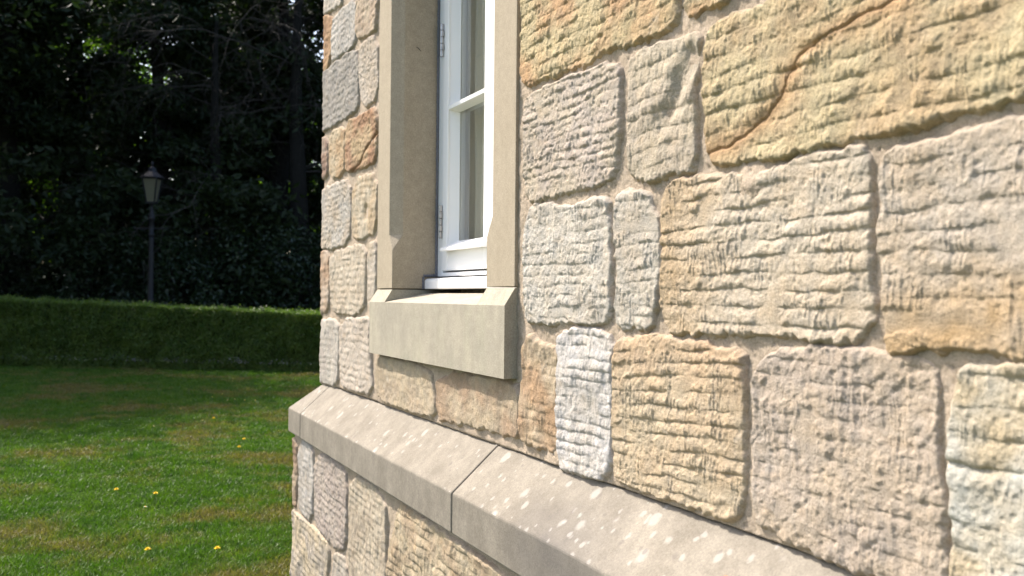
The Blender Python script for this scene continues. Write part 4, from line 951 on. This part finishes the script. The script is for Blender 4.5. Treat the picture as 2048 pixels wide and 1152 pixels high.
lau = shrub('laurel_shrub', 12, 3.0, 1.4, 9000, 0.055, M_LAUREL, 'glossy laurel directly behind the lamp post')
place(lau, cp(-0.345, 24.3), 0, 1.0, LG)
for i, (lt, Z, s, lab) in enumerate([(-0.42, 24.2, .95, 'glossy laurel between the lamp post and the lawn side of the hedge'), (-0.285, 24.6, 1.0, 'glossy laurel between the lamp post and the stout trunk'), (-0.50, 24.4, .8, 'low glossy laurel at the open end of the view'), (-0.225, 25.2, 1.05, 'glossy laurel beside the house corner'), (-0.38, 28, 1.5, 'tall glossy laurel deep behind the lamp lantern'), (-0.60, 24.8, 1.0, 'glossy laurel farthest along the hedge')]):
    copy_tree(lau, cp(lt, Z), 1.7 * i + .8, s, lab, LG)

# bare drooping trees
def bare_tree(name, seed, label, h=10.5, trunk_r=0.34, nb=15):
    g = np.random.default_rng(seed); t = empty(name, (0, 0, 0), label, 'tree')
    n = 8; zz = np.linspace(-0.2, h, n); tr = np.column_stack([0.12 * np.sin(zz * 0.6), 0.1 * np.cos(zz * 0.45), zz])
    v_, f_ = tube_arrays([(tr, np.linspace(trunk_r, 0.06, n))], 12); mesh_obj('trunk', np_mesh('trunk', v_, f_, M_BARK), t)
    paths = []
    for k in range(nb):
        z = h * (0.42 + 0.58 * g.random()); a = g.random() * 6.283; b = np.array([np.interp(z, zz, tr[:, 0]), np.interp(z, zz, tr[:, 1]), z])
        P, r = limb(b, (math.cos(a), math.sin(a), 0.35), 2.6 + 2.2 * g.random(), 0.024, g, 0.5, 9, 0.06); paths.append((P, r))
        for j in range(9):
            i = int(g.integers(2, 9)); d = (P[i] - P[i - 1]); d /= np.linalg.norm(d)
            P2, r2 = limb(P[i], d + g.normal(size=3) * 0.7 + np.array([0, 0, -0.2]), 1.2 + 1.6 * g.random(), 0.009, g, 0.6, 8, 0.16); paths.append((P2, r2))
            for m_ in range(4):
                i2 = int(g.integers(2, 8)); P3, r3 = limb(P2[i2], (P2[i2] - P2[i2 - 1]) * 3 + g.normal(size=3) * 0.7, 0.4 + 0.7 * g.random(), 0.0055, g, 0.6, 5, 0.15); paths.append((P3, r3))
    v_, f_ = tube_arrays(paths, 4); mesh_obj('branches', np_mesh('branches', v_, f_, M_TWIG), t)
    return t
BG = 'bare drooping trees behind the hedge'
bt = bare_tree('bare_tree', 41, 'bare tree with pale drooping twigs and stout dark trunk near the house corner')
place(bt, cp(-0.215, 26.2), 0.0, 1.0, BG)
copy_tree(bt, cp(-0.30, 25.6), 2.2, 0.8, 'slimmer bare tree with pale drooping twigs near the lamp post', BG)
# tall trees outside the view whose shade covers the hedge and the far lawn
SG = 'trees shading the far lawn'
sh = make_tree('shade_tree', 17, 13.5, 4.9, 6.5, 24000, 0.095, M_YEW, 110, 1.0, 'tall tree beside the lawn whose shade covers the hedge', 0.4, 0.2)
place(sh, (-24.0, -5.8, 0), 0.0, 1.0, SG)
for x, y, s, lab in [(-29, -7, 1.05, 'tall tree past the hedge end shading the hedge'), (-21.2, -6.6, 0.95, 'tall lawn tree standing closest to the house'), (-28.5, -11.5, 1.1, 'tall tree standing deep beyond the lawn'), (-22.5, -10.5, 1.0, 'tall lawn tree between its two taller neighbours')]:
    copy_tree(sh, (x, y, 0), x, s, lab, SG)

# ------------------------------------------------------------------ flowers in the lawn
def flower(name, kind, loc, label, group, seed, tall):
    t = empty(name, (loc[0], loc[1], 0.0), label, kind, group, seed * 1.1); g = np.random.default_rng(seed)
    h = tall; v_, f_ = tube_arrays([([(0, 0, 0), (0.003, 0.002, h * 0.5), (0.001, 0.0, h)], [0.0016, 0.0014, 0.0013])], 6)
    mesh_obj('stem', np_mesh('stem', v_, f_, M_STEM), t)
    yel = kind == 'dandelion'; R1 = 0.0175 if yel else 0.011
    V = []; F = []; k = 0
    for ring, (cnt, rr, lift) in enumerate(((20, R1, 0.002), (16, R1 * 0.78, 0.006), (11, R1 * 0.5, 0.009)) if yel else ((18, R1, 0.001),)):
        for i in range(cnt):
            a = 6.283 * (i + 0.5 * ring) / cnt + g.normal() * 0.08; w = rr * 3.4 / cnt; c, s = math.cos(a), math.sin(a); r_ = rr * (0.9 + 0.2 * g.random())
            z = h + lift * 0.4
            V += [(c * r_ * .12, s * r_ * .12, z), (c * r_ * .6 - s * w, s * r_ * .6 + c * w, z + lift * .7), (c * r_, s * r_, z + lift), (c * r_ * .6 + s * w, s * r_ * .6 - c * w, z + lift * .7)]
            F.append((k, k + 1, k + 2, k + 3)); k += 4
    mesh_obj('petals', np_mesh('petals', V, F, M_PETAL if yel else M_DAISY, False), t)
    bm = bmesh.new(); r = 0.006 if yel else 0.0042; lathe(bm, [(r * .3, h - 0.003), (r, h - 0.0005), (r, h + 0.003), (r * .5, h + (0.011 if yel else 0.005))], 12)
    bm_obj('flower_centre', bm, M_PETAL, t, smooth=True)
for i, (x, y, lab) in enumerate([(-7.14, -0.57, 'yellow dandelion on dry grass nearest the lawn side'), (-6.91, -0.34, 'yellow dandelion on dry grass, second of the middle pair'), (-5.41, -0.49, 'yellow dandelion low in bright near grass, farther from the wall'), (-5.30, -0.16, 'yellow dandelion low in bright near grass, closer to the wall'), (-9.12, 0.57, 'small yellow dandelion in shade closest to the house corner'), (-10.78, 0.52, 'small yellow dandelion farthest out in the shaded lawn'), (-8.67, 0.46, 'small yellow dandelion in shade just this side of its neighbour')]):
    flower('dandelion', 'dandelion', (x, y), lab, 'dandelions in the lawn', i + 3, 0.045 if i < 4 else 0.06)
for i, (x, y) in enumerate([(-13.52, 0.98), (-12.7, 0.93), (-12.63, 1.13), (-12.78, 1.03), (-13.1, 0.80), (-12.55, 1.24), (-11.9, 0.30), (-13.3, 1.5), (-10.4, -0.1), (-6.48, -0.43), (-10.72, 0.40), (-15.5, 1.4)]):
    flower('daisy', 'daisy', (x, y), 'tiny white daisy dotted in the lawn grass', 'white daisies in the lawn', i + 30, 0.05)
